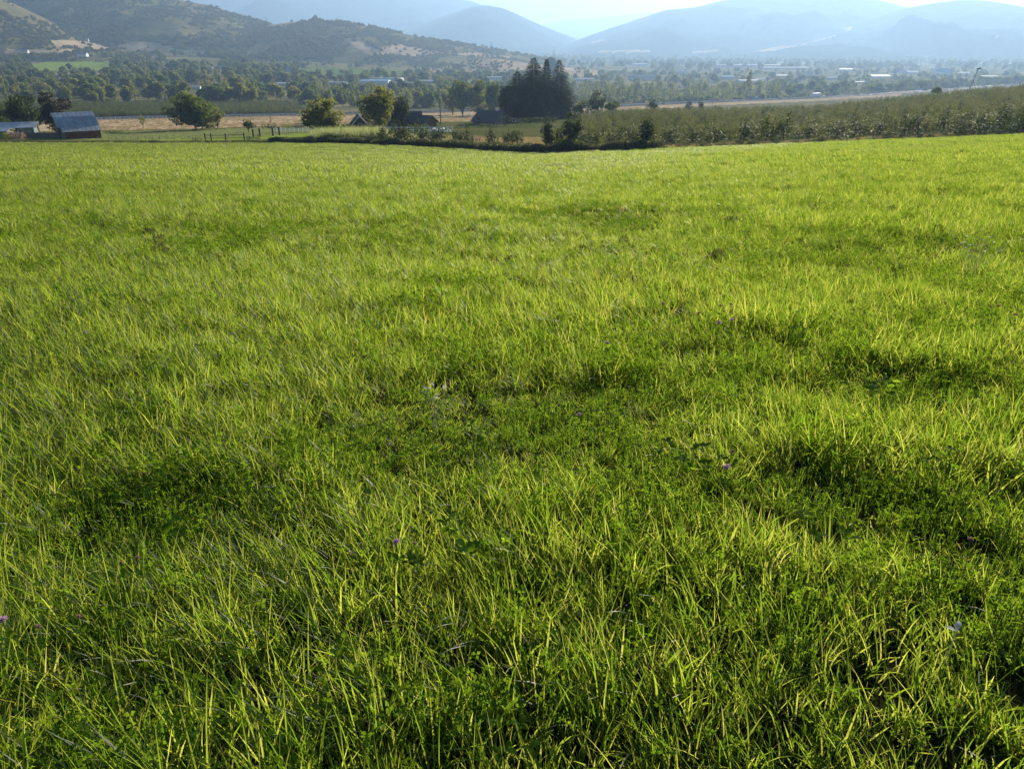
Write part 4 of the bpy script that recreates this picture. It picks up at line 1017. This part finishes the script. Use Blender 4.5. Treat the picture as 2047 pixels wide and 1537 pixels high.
# ------------------------------------------------------------------ fences and posts
def rail_fence(name, label, pts, hgt, rails, post, mt, rail_t=.09, cat='fence', group=None, post_mt=None):
    t = thing(name, label, cat, pts[0], 0, group); o = Vector(pts[0])
    for p in pts:
        q = p - o; MB().box(q.x - post, q.x + post, q.y - post, q.y + post, q.z - .4, q.z + hgt).build('post', M[post_mt or mt], t)
    for a, b in zip(pts, pts[1:]):
        for k in rails:
            d = (b - a).normalized(); A, B = a - o + d * post + Vector((0, 0, k)), b - o - d * post + Vector((0, 0, k))
            MB().add([A, B, B + Vector((0, 0, rail_t * 1.6)), A + Vector((0, 0, rail_t * 1.6)), A + Vector((0, .05, 0)), B + Vector((0, .05, 0)), B + Vector((0, .05, rail_t * 1.6)), A + Vector((0, .05, rail_t * 1.6))],
                     [(0, 1, 2, 3), (7, 6, 5, 4), (3, 2, 6, 7), (0, 4, 5, 1)]).build('rail', M[mt], t)
    return t
def along(px0, px1, y0, y1, n): return [G(px0 + (px1 - px0) * i / (n - 1), y0 + (y1 - y0) * i / (n - 1)) for i in range(n)]
rail_fence('rail_fence', 'dark wooden fence with heavy posts in front of the left pasture', [G(p, y) for p, y in ((411, 190), (423, 188), (452, 186), (489, 184))], 1.7, [.5, 1.2], .12, 'darkwood', .07)
rail_fence('white_fence', 'white two-rail fence in front of the cottage and farmhouse', along(690, 905, 196, 190, 20), 1.25, [.45, 1.0], .07, 'paint')
rail_fence('white_fence', 'white fence stretch behind the yellowing reed-side tree', along(545, 640, 214, 204, 12), 1.2, [.45, .95], .07, 'paint')
def board_fence():
    pts = along(18, 122, 203, 205, 8); t = thing('board_fence', 'weathered board fence between the low grey house and the barn', 'fence', pts[0]); o = pts[0]
    for p in pts: MB().box(p.x - o.x - .08, p.x - o.x + .08, p.y - o.y - .08, p.y - o.y + .08, p.z - o.z - .4, p.z - o.z + 1.75).build('post', M['greywood'], t)
    for a, b in zip(pts, pts[1:]):
        n = 10
        for k in range(n):
            q = a.lerp(b, (k + .5) / n) - o; w = (b - a).length / n * .47; h = 1.55 + R.uniform(-.06, .06)
            MB().box(q.x - w, q.x + w, q.y - .14, q.y - .10, q.z - .1, q.z + h).build('board', M['greywood'], t)
board_fence()
for i, (px, y, h) in enumerate([(507, 196, 1.9), (520, 197, 1.9), (546, 198, 2.0), (559, 199, 2.0)]):
    p = G(px, y); o = MB().box(-.17, .17, -.17, .17, -.4, h).add([(-.17, -.17, h), (.17, -.17, h), (.17, .17, h), (-.17, .17, h), (0, 0, h + .1)], [(0, 1, 4), (1, 2, 4), (2, 3, 4), (3, 0, 4)]).build('fence_post', M['darkwood'], loc=p)
    tag(o, ['dark fence post left of the pair beyond the bank', 'dark fence post second from the left beyond the bank', 'dark fence post third from the left, nearer the reeds', 'dark fence post last of the row before the reeds'][i], 'fence post', 'dark posts beyond the ditch bank')
for i in range(14):
    p = G(204 + i * 14.5, 197 - i * .5)
    tag(part('wire_fence_post', MB().tube([(0, 0, -.3), (R.uniform(-.05, .05), 0, 1.3)], .05, 5).mesh('wire_fence_post', M['greywood']), None, p), 'thin wire fence post in the line along the left pasture', 'fence post', 'thin posts along the left pasture')

# ------------------------------------------------------------------ poles and masts
def utility_pole(px, y, top_py, label, arm=1.1):
    p = G(px, y); h = ztan(top_py, y) - p.z; t = thing('utility_pole', label, 'utility pole', p)
    MB().tube([(0, 0, -.5), (.05, 0, h)], [.17, .11], 8).build('pole', M['greywood'], t)
    c = MB().box(-arm, arm, -.14, -.06, h - .75, h - .6).build('crossarm', M['greywood'], t)
    for x in (-arm * .9, -arm * .45, arm * .45, arm * .9): MB().tube([(x, -.1, h - .6), (x, -.1, h - .38)], [.05, .03], 6).build('insulator', M['white'], c)
utility_pole(541, 330, 206, 'wooden pole standing in the dry meadow left of the reeds')
utility_pole(881, 246, 196, 'tall wooden pole left of the old shed')
utility_pole(1423, 610, 188, 'thin pole beside the highway left of the truck')
utility_pole(1238, 640, 176, 'thin pole beside the highway right of the evergreens')
utility_pole(700, 520, 178, 'thin pole beside the highway behind the reeds tree')
def pylon(px, y, top_py, label):
    p = G(px, y); h = ztan(top_py, y) - p.z; t = thing('power_pylon', label, 'pylon', p, .3)
    m = MB(); q = h * .07
    for sx in (-1, 1):
        for sy in (-1, 1): MB().tube([(sx * q, sy * q, -1), (sx * q * .3, sy * q * .3, h * .7), (sx * .2, sy * .2, h)], [.3, .22, .16], 4).build('leg', M['steel'], t)
    n = 9
    for i in range(n):
        z0, z1 = h * i / n, h * (i + 1) / n; r0, r1 = max(.3, q * (1 - z0 / h)), max(.25, q * (1 - z1 / h))
        for a, b in (((-r0, -r0), (r1, -r1)), ((r0, -r0), (-r1, -r1)), ((-r0, r0), (r1, r1)), ((r0, r0), (-r1, r1)), ((-r0, -r0), (-r1, r1)), ((r0, r0), (r1, -r1))): m.tube([(*a, z0), (*b, z1)], .14, 4)
    m.build('lattice', M['steel'], t)
    for z in (.72, .84, .95): MB().tube([(-h * .10, 0, h * z), (0, 0, h * z + .8), (h * .10, 0, h * z)], [.14, .3, .14], 4).build('crossarm', M['steel'], t)
pylon(936, 1500, 108, 'grey lattice power pylon in front of the long hill')
def wind_machine():
    p = G(1931, 285); h = ztan(138, 285) - p.z; t = thing('wind_machine', 'orchard wind machine on a leaning grey mast at right', 'wind machine', p, -.3)
    top = Vector((1.9, 0, h))
    MB().tube([(0, 0, -.4), top], [.2, .13], 8).build('mast', M['steel'], t)
    hd = MB().tube([top + Vector((-.5, 0, -.05)), top + Vector((.75, 0, .2))], [.28, .24], 8).build('gearbox', M['steel'], t)
    MB().box(-.9, .9, -.9, .9, 0, 1.5).build('engine_box', M['greywall'], t)
    for s in (-1, 1):
        MB().add([top + Vector((.8, s * .1, .16)), top + Vector((.86, s * 1.5, .05 + s * .5)), top + Vector((.9, s * 1.55, .28 + s * .5)), top + Vector((.8, s * .1, .34))], [(0, 1, 2, 3), (3, 2, 1, 0)]).build('blade', M['white'], t)
wind_machine()

# ------------------------------------------------------------------ vehicles
def wheels(t, xs, w, r):
    for x in xs:
        for s in (-1, 1):
            o = MB().tube([(x, s * (w - .02), r), (x, s * (w - .26), r)], r, 14).build('wheel', M['rubber'], t)
            MB().tube([(x, s * (w - .0), r), (x, s * (w - .03), r)], r * .55, 10).build('rim', M['steel'], o)
def road_angle(px):
    a, b = G(px - 8, road_y(px - 8)), G(px + 8, road_y(px + 8)); return math.atan2(b.y - a.y, b.x - a.x)
def on_road(px, off):
    p = G(px, float(road_y(px))); a = road_angle(px); return p + Vector((-math.sin(a) * off, math.cos(a) * off, .64)), a
def car(px, off, mt, label, kind='car', L=4.5, loc=None, name='car'):
    p, a = on_road(px, off) if loc is None else loc
    t = thing(name, label, kind, p, a); w = .88; k = L / 4.5
    van = kind == 'van'
    pro = [(-2.2, .3), (2.2, .3), (2.25, .75), (2.1, 1.9 if van else .95), (1.0, 2.2 if van else 1.0), (-1.4, 2.2 if van else 1.0), (-2.15, 1.0), (-2.25, .7)]
    MB().prism([(x * k, z) for x, z in pro], -w, w).build('body', M[mt], t)
    if not van:
        MB().prism([(x * k, z) for x, z in [(-1.35, 1.0), (1.5, 1.0), (.95, 1.45), (-.7, 1.48)]], -w + .1, w - .1).build('cabin', M[mt], t)
        MB().prism([(x * k, z) for x, z in [(-1.15, 1.04), (1.25, 1.04), (.85, 1.4), (-.62, 1.42)]], -w + .08, w - .08).build('side_window', M['glass'], t)
    else:
        MB().prism([(x * k, z) for x, z in [(-2.0, 1.15), (-1.3, 1.15), (-1.25, 1.85), (-1.5, 1.85)]], -w - .01, w + .01).build('side_window', M['glass'], t)
    wheels(t, (-1.4 * k, 1.4 * k), w, .33)
    return t
def truck():
    p, a = on_road(1634, 2.5); t = thing('semi_truck', 'white semi truck with a long box trailer on the highway', 'truck', p, a)
    MB().box(-5.2, 8.8, -1.3, 1.3, 1.15, 4.1).build('trailer', M['white'], t)
    MB().box(-4.6, 8.2, -.5, .5, .8, 1.14).build('chassis', M['darkcar'], t)
    MB().prism([(-9.2, .6), (-5.6, .6), (-5.6, 3.9), (-6.4, 3.9), (-7.3, 2.9), (-7.5, 1.9), (-9.1, 1.6)], -1.2, 1.2).build('cab', M['white'], t)
    MB().prism([(-7.42, 1.95), (-6.5, 1.95), (-6.5, 2.75), (-7.2, 2.75)], -1.22, 1.22).build('cab_window', M['glass'], t)
    wheels(t, (-8.3, -6.0, -4.8, 6.4, 7.6), 1.25, .5)
truck()
car(1516, 2.5, 'blue', 'blue van on the highway left of the white truck', 'van', 6.0, name='van')
car(1641, -3, 'white', 'white car passing in front of the white truck')
car(1553, -3, 'darkcar', 'dark car on the highway between the blue van and the white truck')
car(1358, -3, 'redcar', 'dark red car on the highway right of the cone-shaped bush')
car(1428, 3, 'redcar', 'rusty red car on the highway beside the thin pole')
car(476, 2, 'darkcar', 'dark car on the highway behind the willow')
car(0, 0, 'white', 'white car parked between the old shed and the evergreens', loc=(G(1022, 240), .5), L=5.0)
def tarp():
    p = G(882, 192); m = MB(); n = 9
    pro = [(-1.0, -.2), (-1.0, .7), (-.6, 1.15), (0, 1.3), (.6, 1.1), (1.0, .65), (1.0, -.2)]
    v = []
    for i in range(n):
        x = -2.4 + 4.8 * i / (n - 1); s = .75 * (.8 + .25 * math.sin(i * 1.7)) * (1 if 0 < i < n - 1 else .6)
        v += [(x, yy, z * s) for yy, z in pro]
    k = len(pro); f = [(i * k + j, (i + 1) * k + j, (i + 1) * k + j + 1, i * k + j + 1) for i in range(n - 1) for j in range(k - 1)] + [tuple(range(k))[::-1], tuple(range((n - 1) * k, n * k))]
    tag(part('tarpaulin_cover', mesh('tarpaulin_cover', v, f, M['white']), None, p), 'white tarpaulin over a long load in front of the farm annex', 'tarpaulin')
tarp()

# ------------------------------------------------------------------ banks, weeds, bushes
def weed(name, n, r, Ht, mt, seed, leaves=60, lsize=.10, stem_mt=None):
    g = np.random.default_rng(seed)
    a = g.uniform(0, 6.28, n); q = r * np.sqrt(g.uniform(0, 1, n))
    v, f = ribbons(np.stack([q * np.cos(a), q * np.sin(a), np.full(n, -.05)], 1), g.uniform(0, 6.28, n), np.radians(g.uniform(60, 88, n)), Ht * g.uniform(.5, 1.1, n), g.uniform(.02, .05, n), np.radians(g.uniform(5, 60, n)), 3, g)
    c = blob(leaves, (0, 0, Ht * .42), (r * 1.1, r * 1.1, Ht * .45), g, .3); c[:, 2] = np.abs(c[:, 2])
    v2, f2 = leafquads(c, g.uniform(lsize * .6, lsize * 1.3, leaves), g, .2)
    return mesh(name, np.concatenate([v, v2]), np.concatenate([f, f2 + len(v)]), M[mt])
WD = [weed('weed', 34, .5, 1.0, 'weed', 400 + k, 110, .12) for k in range(4)] + [weed('dry_tuft', 44, .4, .8, 'straw', 410 + k, 14, .08) for k in range(3)] + [weed('green_tuft', 46, .45, .6, 'reed', 420 + k, 40, .09) for k in range(3)]
def strip(name, px0, px1, off0, off1, n, pick, smin, smax, label, cat, hfun=None):
    P, I, S = [], [], []
    for _ in range(n):
        px = R.uniform(px0, px1); y = float(edge(px)) + R.uniform(off0, off1); p = G(px, y)
        P.append(p); I.append(R.choice(pick)); s = R.uniform(smin, smax) * (hfun(px, y) if hfun else 1); S.append((R.uniform(.8, 1.2) * max(.5, s), R.uniform(.8, 1.2) * max(.5, s), s))
    scatter(name, P, [(0, 0, R.uniform(0, 6.28)) for _ in P], S, I, WD, label, cat)
wob = lambda px, y: .75 + .5 * noise.noise(Vector((px * .018, 0, 1)))
strip('ditch_bank_weeds', 540, 1310, -.4, 3.2, 2600, [0, 1, 2, 3, 3, 0, 4], .95, 1.75, 'dark brownish weeds on the ditch bank along the far edge of the meadow', 'weeds', wob)
strip('bank_grass', -120, 560, -.3, 3.0, 1500, [0, 7, 8, 9, 1, 2], .45, .85, 'low rough grass on the bank along the far left edge of the meadow', 'grass', wob)
strip('bank_grass', -120, 700, 3.5, 9, 1300, [7, 8, 9, 4], .35, .75, 'pale grass behind the left bank', 'grass', wob)
strip('orchard_edge_weeds', 1290, 2120, -.5, 3.4, 2400, [0, 4, 5, 6, 7, 8, 4], .4, .85, 'dry grass and weeds between the meadow and the orchard', 'weeds', wob)
strip('orchard_edge_weeds', 1080, 1320, 1, 4.5, 700, [0, 1, 2, 4, 5], .7, 1.3, 'tall weeds at the foot of the orchard corner', 'weeds', wob)
strip('strip_grass', 660, 1090, 5, 45, 3600, [7, 8, 9, 4, 5], .4, .9, 'rough grass on the strip beyond the ditch bank', 'grass', wob)
strip('dry_strip_grass', 960, 1090, 10, 40, 900, [4, 5, 6], .7, 1.25, 'tall dry grass left of the orchard corner', 'grass', wob)
RDS = [tuft('reed', 46, .55, (1.3, 2.3), (.03, .06), (72, 89), (5, 50), 0, 3, M['reed'], 430 + k, 4) for k in range(4)]
P = [G(R.uniform(632, 772), R.uniform(151, 166)) for _ in range(520)]
scatter('reeds', P, [(0, 0, R.uniform(0, 6.28)) for _ in P], [R.uniform(.95, 1.6) for _ in P], [R.randrange(4) for _ in P], RDS, 'tall pale green reeds under the yellowing tree', 'reeds')
P = [G(R.uniform(-60, 640), R.uniform(199, 262)) for _ in range(3400)]
scatter('pasture_grass', P, [(0, 0, R.uniform(0, 6.28)) for _ in P], [(1.6, 1.6, R.uniform(.3, .55)) for _ in P], [R.choice([7, 8, 9]) for _ in P], WD, 'short green grass of the left pasture', 'grass')
P = [G(R.uniform(-60, 1400), 1) for _ in range(0)]
for _ in range(4200):
    px = R.uniform(180, 1750); y0 = 268 if px < 1000 else 305; P.append(G(px, y0 + (float(road_y(px)) - 10 - y0) * R.random()))
scatter('dry_meadow_grass', P, [(0, 0, R.uniform(0, 6.28)) for _ in P], [(1.5, 1.5, R.uniform(.45, .9)) for _ in P], [R.choice([4, 5, 6]) for _ in P], WD, 'dry straw-coloured grass between the farm and the highway', 'grass')
def bush(px, y, wpx, hpx, mt, label, seed, name='bush', cat='bush', nl=8, size=.2, per=110, depth=None, shoots=14):
    p = G(px, y); s = scale_at(p); w, h = wpx / s, hpx / s; g = np.random.default_rng(seed); lb = []
    for k in range(nl):
        x = (k + .5) / nl * w - w / 2; r = h * .5 * g.uniform(.75, 1.1)
        lb.append((np.array([x * .85, g.normal(0, (depth or h * .3)), h * .45 + g.normal(0, h * .06)]), np.array([max(r, w / nl * .7), r, r])))
    t = thing(name, label, cat, p)
    part('foliage', crown_mesh('foliage', lb, per, size, M[mt], seed, shoots, (.2, .6)), t)
    part('stems', trunk_mesh('stems', h * .25, .05, [l[0] for l in lb], seed), t)
bush(947, 136, 34, 20, 'brownflower', 'reddish-brown dry bush between the young fruit trees', 501, nl=5)
bush(1777, 101.8, 30, 17, 'weed', 'rounded grey-green bush at the meadow edge in front of the orchard', 502, nl=5)
bush(1655, 102.6, 18, 9, 'weed', 'small low bush at the meadow edge left of the rounded grey-green bush', 503, nl=4)
bush(1948, 101.2, 110, 26, 'leaf_dark', 'long dark bramble mound under the right end of the orchard', 504, 'bramble', 'bramble', 12, .16, 130)
bush(2045, 101.2, 70, 28, 'leaf_dark', 'dark bramble mound cut by the right picture edge', 505, 'bramble', 'bramble', 8, .16, 130)
bush(1215, 225, 140, 11, 'leaf_dark', 'long low dark hedge between the firs and the orchard', 506, 'hedge', 'hedge', 18, .3, 70)
bush(1250, 300, 90, 10, 'leaf', 'pale hedge behind the long low dark hedge', 507, 'hedge', 'hedge', 14, .35, 60)
bush(395, 184, 24, 9, 'weed', 'low bramble beside the left fence posts', 508, nl=4)
bush(505, 184, 30, 10, 'leaf_dark', 'dark low bush right of the dark wooden fence', 509, nl=5)
bush(540, 250, 34, 12, 'leaf_dark', 'dark bush in the dry meadow below the wooden pole', 510, nl=5)
bush(578, 240, 26, 10, 'leaf', 'small bush in the dry meadow between the pole and the reeds', 511, nl=4)
bush(600, 242, 20, 13, 'leaf_dark', 'darker bush left of the yellowing reed-side tree', 512, nl=4)
bush(226, 245, 46, 6, 'leaf_dark', 'low dark hedge at the near edge of the dry meadow right of the barn', 513, 'hedge', 'hedge', 8)
bush(35, 200, 50, 16, 'brownflower', 'brownish shrub in front of the low grey house', 514, nl=6)
bush(8, 198, 30, 14, 'leaf', 'green shrub at the left picture edge below the house', 515, nl=4)
bush(930, 222, 30, 7, 'leaf_dark', 'low dark hedge left of the old shed', 516, 'hedge', 'hedge', 6)
bush(700, 205, 34, 16, 'leaf_dark', 'dark shrub left of the gabled cottage', 517, nl=5)
bush(985, 212, 70, 8, 'weed', 'weedy hedge in front of the old shed', 518, 'hedge', 'hedge', 12)

bush(770, 190, 60, 13, 'leaf_dark', 'dark shrubs under the tall yellow-green farmhouse tree', 519, nl=8)
bush(835, 200, 50, 14, 'leaf', 'green shrubs in front of the farm annex', 520, nl=7)
bush(735, 200, 26, 14, 'leaf', 'green shrub right of the gabled cottage', 521, nl=4)
bush(1060, 236, 120, 12, 'leaf_dark', 'dark undergrowth along the foot of the evergreen clump', 522, 'hedge', 'hedge', 16, .3)
P, I, S = [], [], []
for _ in range(900):
    px, y = R.uniform(-60, 2110), math.exp(R.uniform(math.log(9), math.log(105)))
    if y > edge(px) - 2 or noise.noise(Vector((px * .004, math.log(y) * 2.2, 8))) + (px - 900) * .0003 < .02: continue
    P.append(G(px, y)); I.append(R.choice([7, 8, 9, 4, 7, 8, 0])); s = R.uniform(.10, .22); S.append((s * .9, s * .9, s))
scatter('meadow_weeds', P, [(0, 0, R.uniform(0, 6.28)) for _ in P], S, I, WD, 'dull grey-green weeds speckling the upper meadow', 'weeds')

# ------------------------------------------------------------------ flowers and plants in the meadow
def leaflet(name, L, w, mt, seed):
    g = np.random.default_rng(seed); v = []
    for t, k in ((0, .12), (.3, .85), (.62, 1.0), (.86, .6), (1, .05)):
        z = .10 * L * math.sin(t * 3) ; v += [(t * L, -k * w / 2, z + .10 * w * k), (t * L, 0, z), (t * L, k * w / 2, z + .10 * w * k)]
    f = []
    for i in range(4): f += [(3 * i, 3 * i + 1, 3 * i + 4, 3 * i + 3), (3 * i + 1, 3 * i + 2, 3 * i + 5, 3 * i + 4)]
    return mesh(name, v, f, M[mt], smooth=True)
LF = [leaflet('leaf', .028, .019, 'clover', 1), leaflet('leaf', .045, .024, 'clover', 2), leaflet('leaf', .06, .045, 'clover', 3), leaflet('leaf', .05, .022, 'dryleaf', 4)]
def head_mesh(mt, r, seed):
    g = np.random.default_rng(seed); n = 70
    d = g.normal(0, 1, (n, 3)); d[:, 2] = np.abs(d[:, 2]) * 1.1 - .25; d /= np.linalg.norm(d, axis=1)[:, None]
    t = np.cross(d, g.normal(0, 1, (n, 3))); t /= np.linalg.norm(t, axis=1)[:, None]
    L = r * g.uniform(.8, 1.15, n)[:, None]; w = r * .16
    v = np.stack([d * L * .2 - t * w * .5, d * L * .2 + t * w * .5, d * L + t * w, d * L - t * w], 1).reshape(-1, 3)
    return mesh('flower_head', v, np.arange(4 * n).reshape(-1, 4), M[mt])
HEADS = {'pink': [head_mesh('pink', .016, k) for k in range(3)], 'brownflower': [head_mesh('brownflower', .014, 9 + k) for k in range(3)]}
def flower(px, py, mt, label, h=.27, s=1.0, group=None):
    p = field_at(px, py, h); k = max(.75, min(1.7, p.y * .18)) * s
    t = thing('clover_flower', label, 'flower', p, R.uniform(0, 6.28), group)
    MB().tube([(R.uniform(-.03, .03), .02, -.02), (.01, .005, h * .5), (0, 0, h)], .0014, 5).build('stem', M['stem'], t)
    part('flower_head', R.choice(HEADS[mt]), t, (0, 0, h), (R.uniform(-.2, .2), R.uniform(-.2, .2), 0), (k,) * 3)
    for j in range(3): part('leaf', LF[0], t, (0, 0, h * .72), (0, -.5, j * 2.1), (1.1,) * 3)
for px, py, mt, h, s, lab in [
    (793, 1083, 'pink', .27, 1.05, 'bright pink clover head alone in the lower middle of the meadow'), (1453, 934, 'pink', .27, 1.25, 'large pink clover head with an upright shape, right of centre'), (1463, 903, 'brownflower', .27, 1.0, 'small brownish pink head just above the large pink clover head'),
    (6, 1238, 'pink', .27, 1.0, 'pale pink clover head at the left picture edge'), (77, 1252, 'brownflower', .24, .8, 'beige faded head right of the left edge clover'), (157, 1232, 'brownflower', .22, .8, 'beige faded head on a long bare stalk near the left edge'),
    (276, 1115, 'brownflower', .25, .8, 'faded reddish head in the left foreground'), (242, 1124, 'brownflower', .23, .7, 'smaller faded head left of the faded reddish one'), (1940, 1078, 'brownflower', .25, .9, 'faded head among bright blades at the right edge'),
    (828, 1086, 'brownflower', .25, .7, 'withered head beside the bright pink clover head'), (1157, 829, 'pink', .26, .9, 'pink clover head right of the dark hollow'), (738, 955, 'brownflower', .27, .8, 'dull purple head in the grass left of centre'),
    (1438, 646, 'pink', .28, 1.1, 'dull pink clover head lowest of the cluster in the right meadow'), (1463, 640, 'pink', .28, 1.0, 'dull pink clover head right of the lowest of the cluster'), (1325, 607, 'brownflower', .28, 1.0, 'brown clover head at the left of the right meadow cluster'),
    (1362, 615, 'brownflower', .28, 1.0, 'brown clover head second from the left in the right meadow cluster'), (1398, 626, 'brownflower', .28, 1.0, 'brown clover head in the middle of the right meadow cluster'), (1440, 612, 'brownflower', .28, 1.0, 'brown clover head upper left of the cluster top pair'),
    (1461, 609, 'brownflower', .28, 1.0, 'brown clover head upper right of the cluster top pair'), (1996, 612, 'brownflower', .28, 1.1, 'brown clover head near the right edge of the upper meadow'), (2030, 630, 'brownflower', .28, 1.1, 'brown clover head nearest the right edge'),
    (1980, 614, 'brownflower', .28, .9, 'small brown clover head left of the right edge pair'), (170, 665, 'pink', .28, .9, 'dull pink head far left in the meadow'), (398, 672, 'brownflower', .28, .9, 'brown head in the left meadow'),
    (467, 668, 'pink', .28, .8, 'small pink head in the left meadow'), (1214, 685, 'pink', .28, .9, 'pink head above the dark hollow'), (785, 690, 'brownflower', .28, .9, 'brown head upper left of the hollow'), (70, 660, 'brownflower', .28, .8, 'brown head at the far left of the meadow')]:
    flower(px, py, mt, lab, h, s)
def plant(px, py, label, kind, seed, h=.2, n=7, spread=.09, name='clover_plant', cat='plant', mt='stem'):
    g = np.random.default_rng(seed); p = field_at(px, py, h); t = thing(name, label, cat, p, g.uniform(0, 6.28)); st_ = MB()
    for i in range(n):
        a = g.uniform(0, 6.28); q = spread * math.sqrt(g.uniform(.05, 1)); e = (q * math.cos(a), q * math.sin(a), h * g.uniform(.75, 1.12))
        st_.tube([(e[0] * .2, e[1] * .2, -.02), (e[0] * .5, e[1] * .5, e[2] * .55), e], .0013, 4)
        a0 = g.uniform(0, 6.28); tx, ty = g.normal(0, .3, 2)
        for j in range(3 if kind != 3 else 2): part('leaf', LF[kind], t, e, (tx, ty - .25, a0 + j * 2.094), (g.uniform(.5, .8),) * 3)
    st_.build('stem', M[mt], t)
for i, (px, py, kind, n, h, sp, lab) in enumerate([
    (905, 1052, 1, 6, .24, .05, 'clover plant with large pointed leaves left of the lower centre'), (950, 862, 1, 9, .2, .10, 'clover plant leaning over the dark hollow'), (1765, 772, 2, 8, .22, .13, 'round-leaved plant over the dark hollow at right'),
    (1372, 905, 2, 8, .2, .13, 'round-leaved clover left of the large pink head'), (1420, 915, 2, 5, .18, .08, 'small round-leaved clover under the large pink head'), (340, 1052, 2, 5, .2, .06, 'clover with two round leaves in the dark left foreground'),
    (948, 1100, 2, 3, .2, .05, 'single broad-leaved clover in the lower middle'), (1650, 1040, 2, 6, .2, .10, 'round-leaved clover in the shaded right foreground'), (1240, 825, 2, 2, .24, .03, 'tall single-leaved clover right of the dark hollow'),
    (830, 1110, 1, 4, .2, .04, 'clover sprig below the bright pink flower'), (520, 960, 1, 9, .17, .14, 'low clover patch plant in the left foreground'), (280, 960, 1, 9, .17, .14, 'clover patch plant far left of the hollow'),
    (1880, 905, 1, 5, .24, .06, 'grey-green sprig standing in the right grass'), (700, 1300, 1, 7, .18, .1, 'clover plant near the bottom left of centre'), (985, 1470, 1, 8, .18, .1, 'clover plant near the bottom centre')]):
    plant(px, py, lab, kind, 600 + i, h, n, sp)
plant(868, 768, 'withered pale weed with curled whitish leaves left above the hollow', 3, 640, .30, 6, .07, 'withered_weed', 'weed', 'dryleaf')
plant(1905, 1262, 'single pale withered leaf in the right foreground', 3, 641, .2, 1, .01, 'withered_weed', 'weed', 'dryleaf')
plant(1960, 480, 'clump of grey withered weeds in the upper right meadow', 3, 642, .4, 16, .3, 'withered_weed', 'weed', 'dryleaf')
plant(965, 452, 'grey withered weed clump in the upper middle meadow', 3, 643, .4, 14, .35, 'withered_weed', 'weed', 'dryleaf')

# ------------------------------------------------------------------ the air
HZ_DENS, HZ_COL, HZ_G = 1.7e-4, (.36, .56, .86), .44
hm, hn, hl, hb, ho = newmat('valley_haze')
hn.remove(hb)
pv = hn.new('ShaderNodeVolumePrincipled')
pv.inputs['Color'].default_value = (*HZ_COL, 1); pv.inputs['Density'].default_value = HZ_DENS; pv.inputs['Anisotropy'].default_value = HZ_G
hl(pv.outputs[0], ho.inputs['Volume'])
hb_ = MB().box(-34000, 34000, -400, 26200, -190, 760).mesh('haze', hm)
tag(part('haze', hb_), 'pale blue evening haze filling the valley', 'haze', kind='stuff')
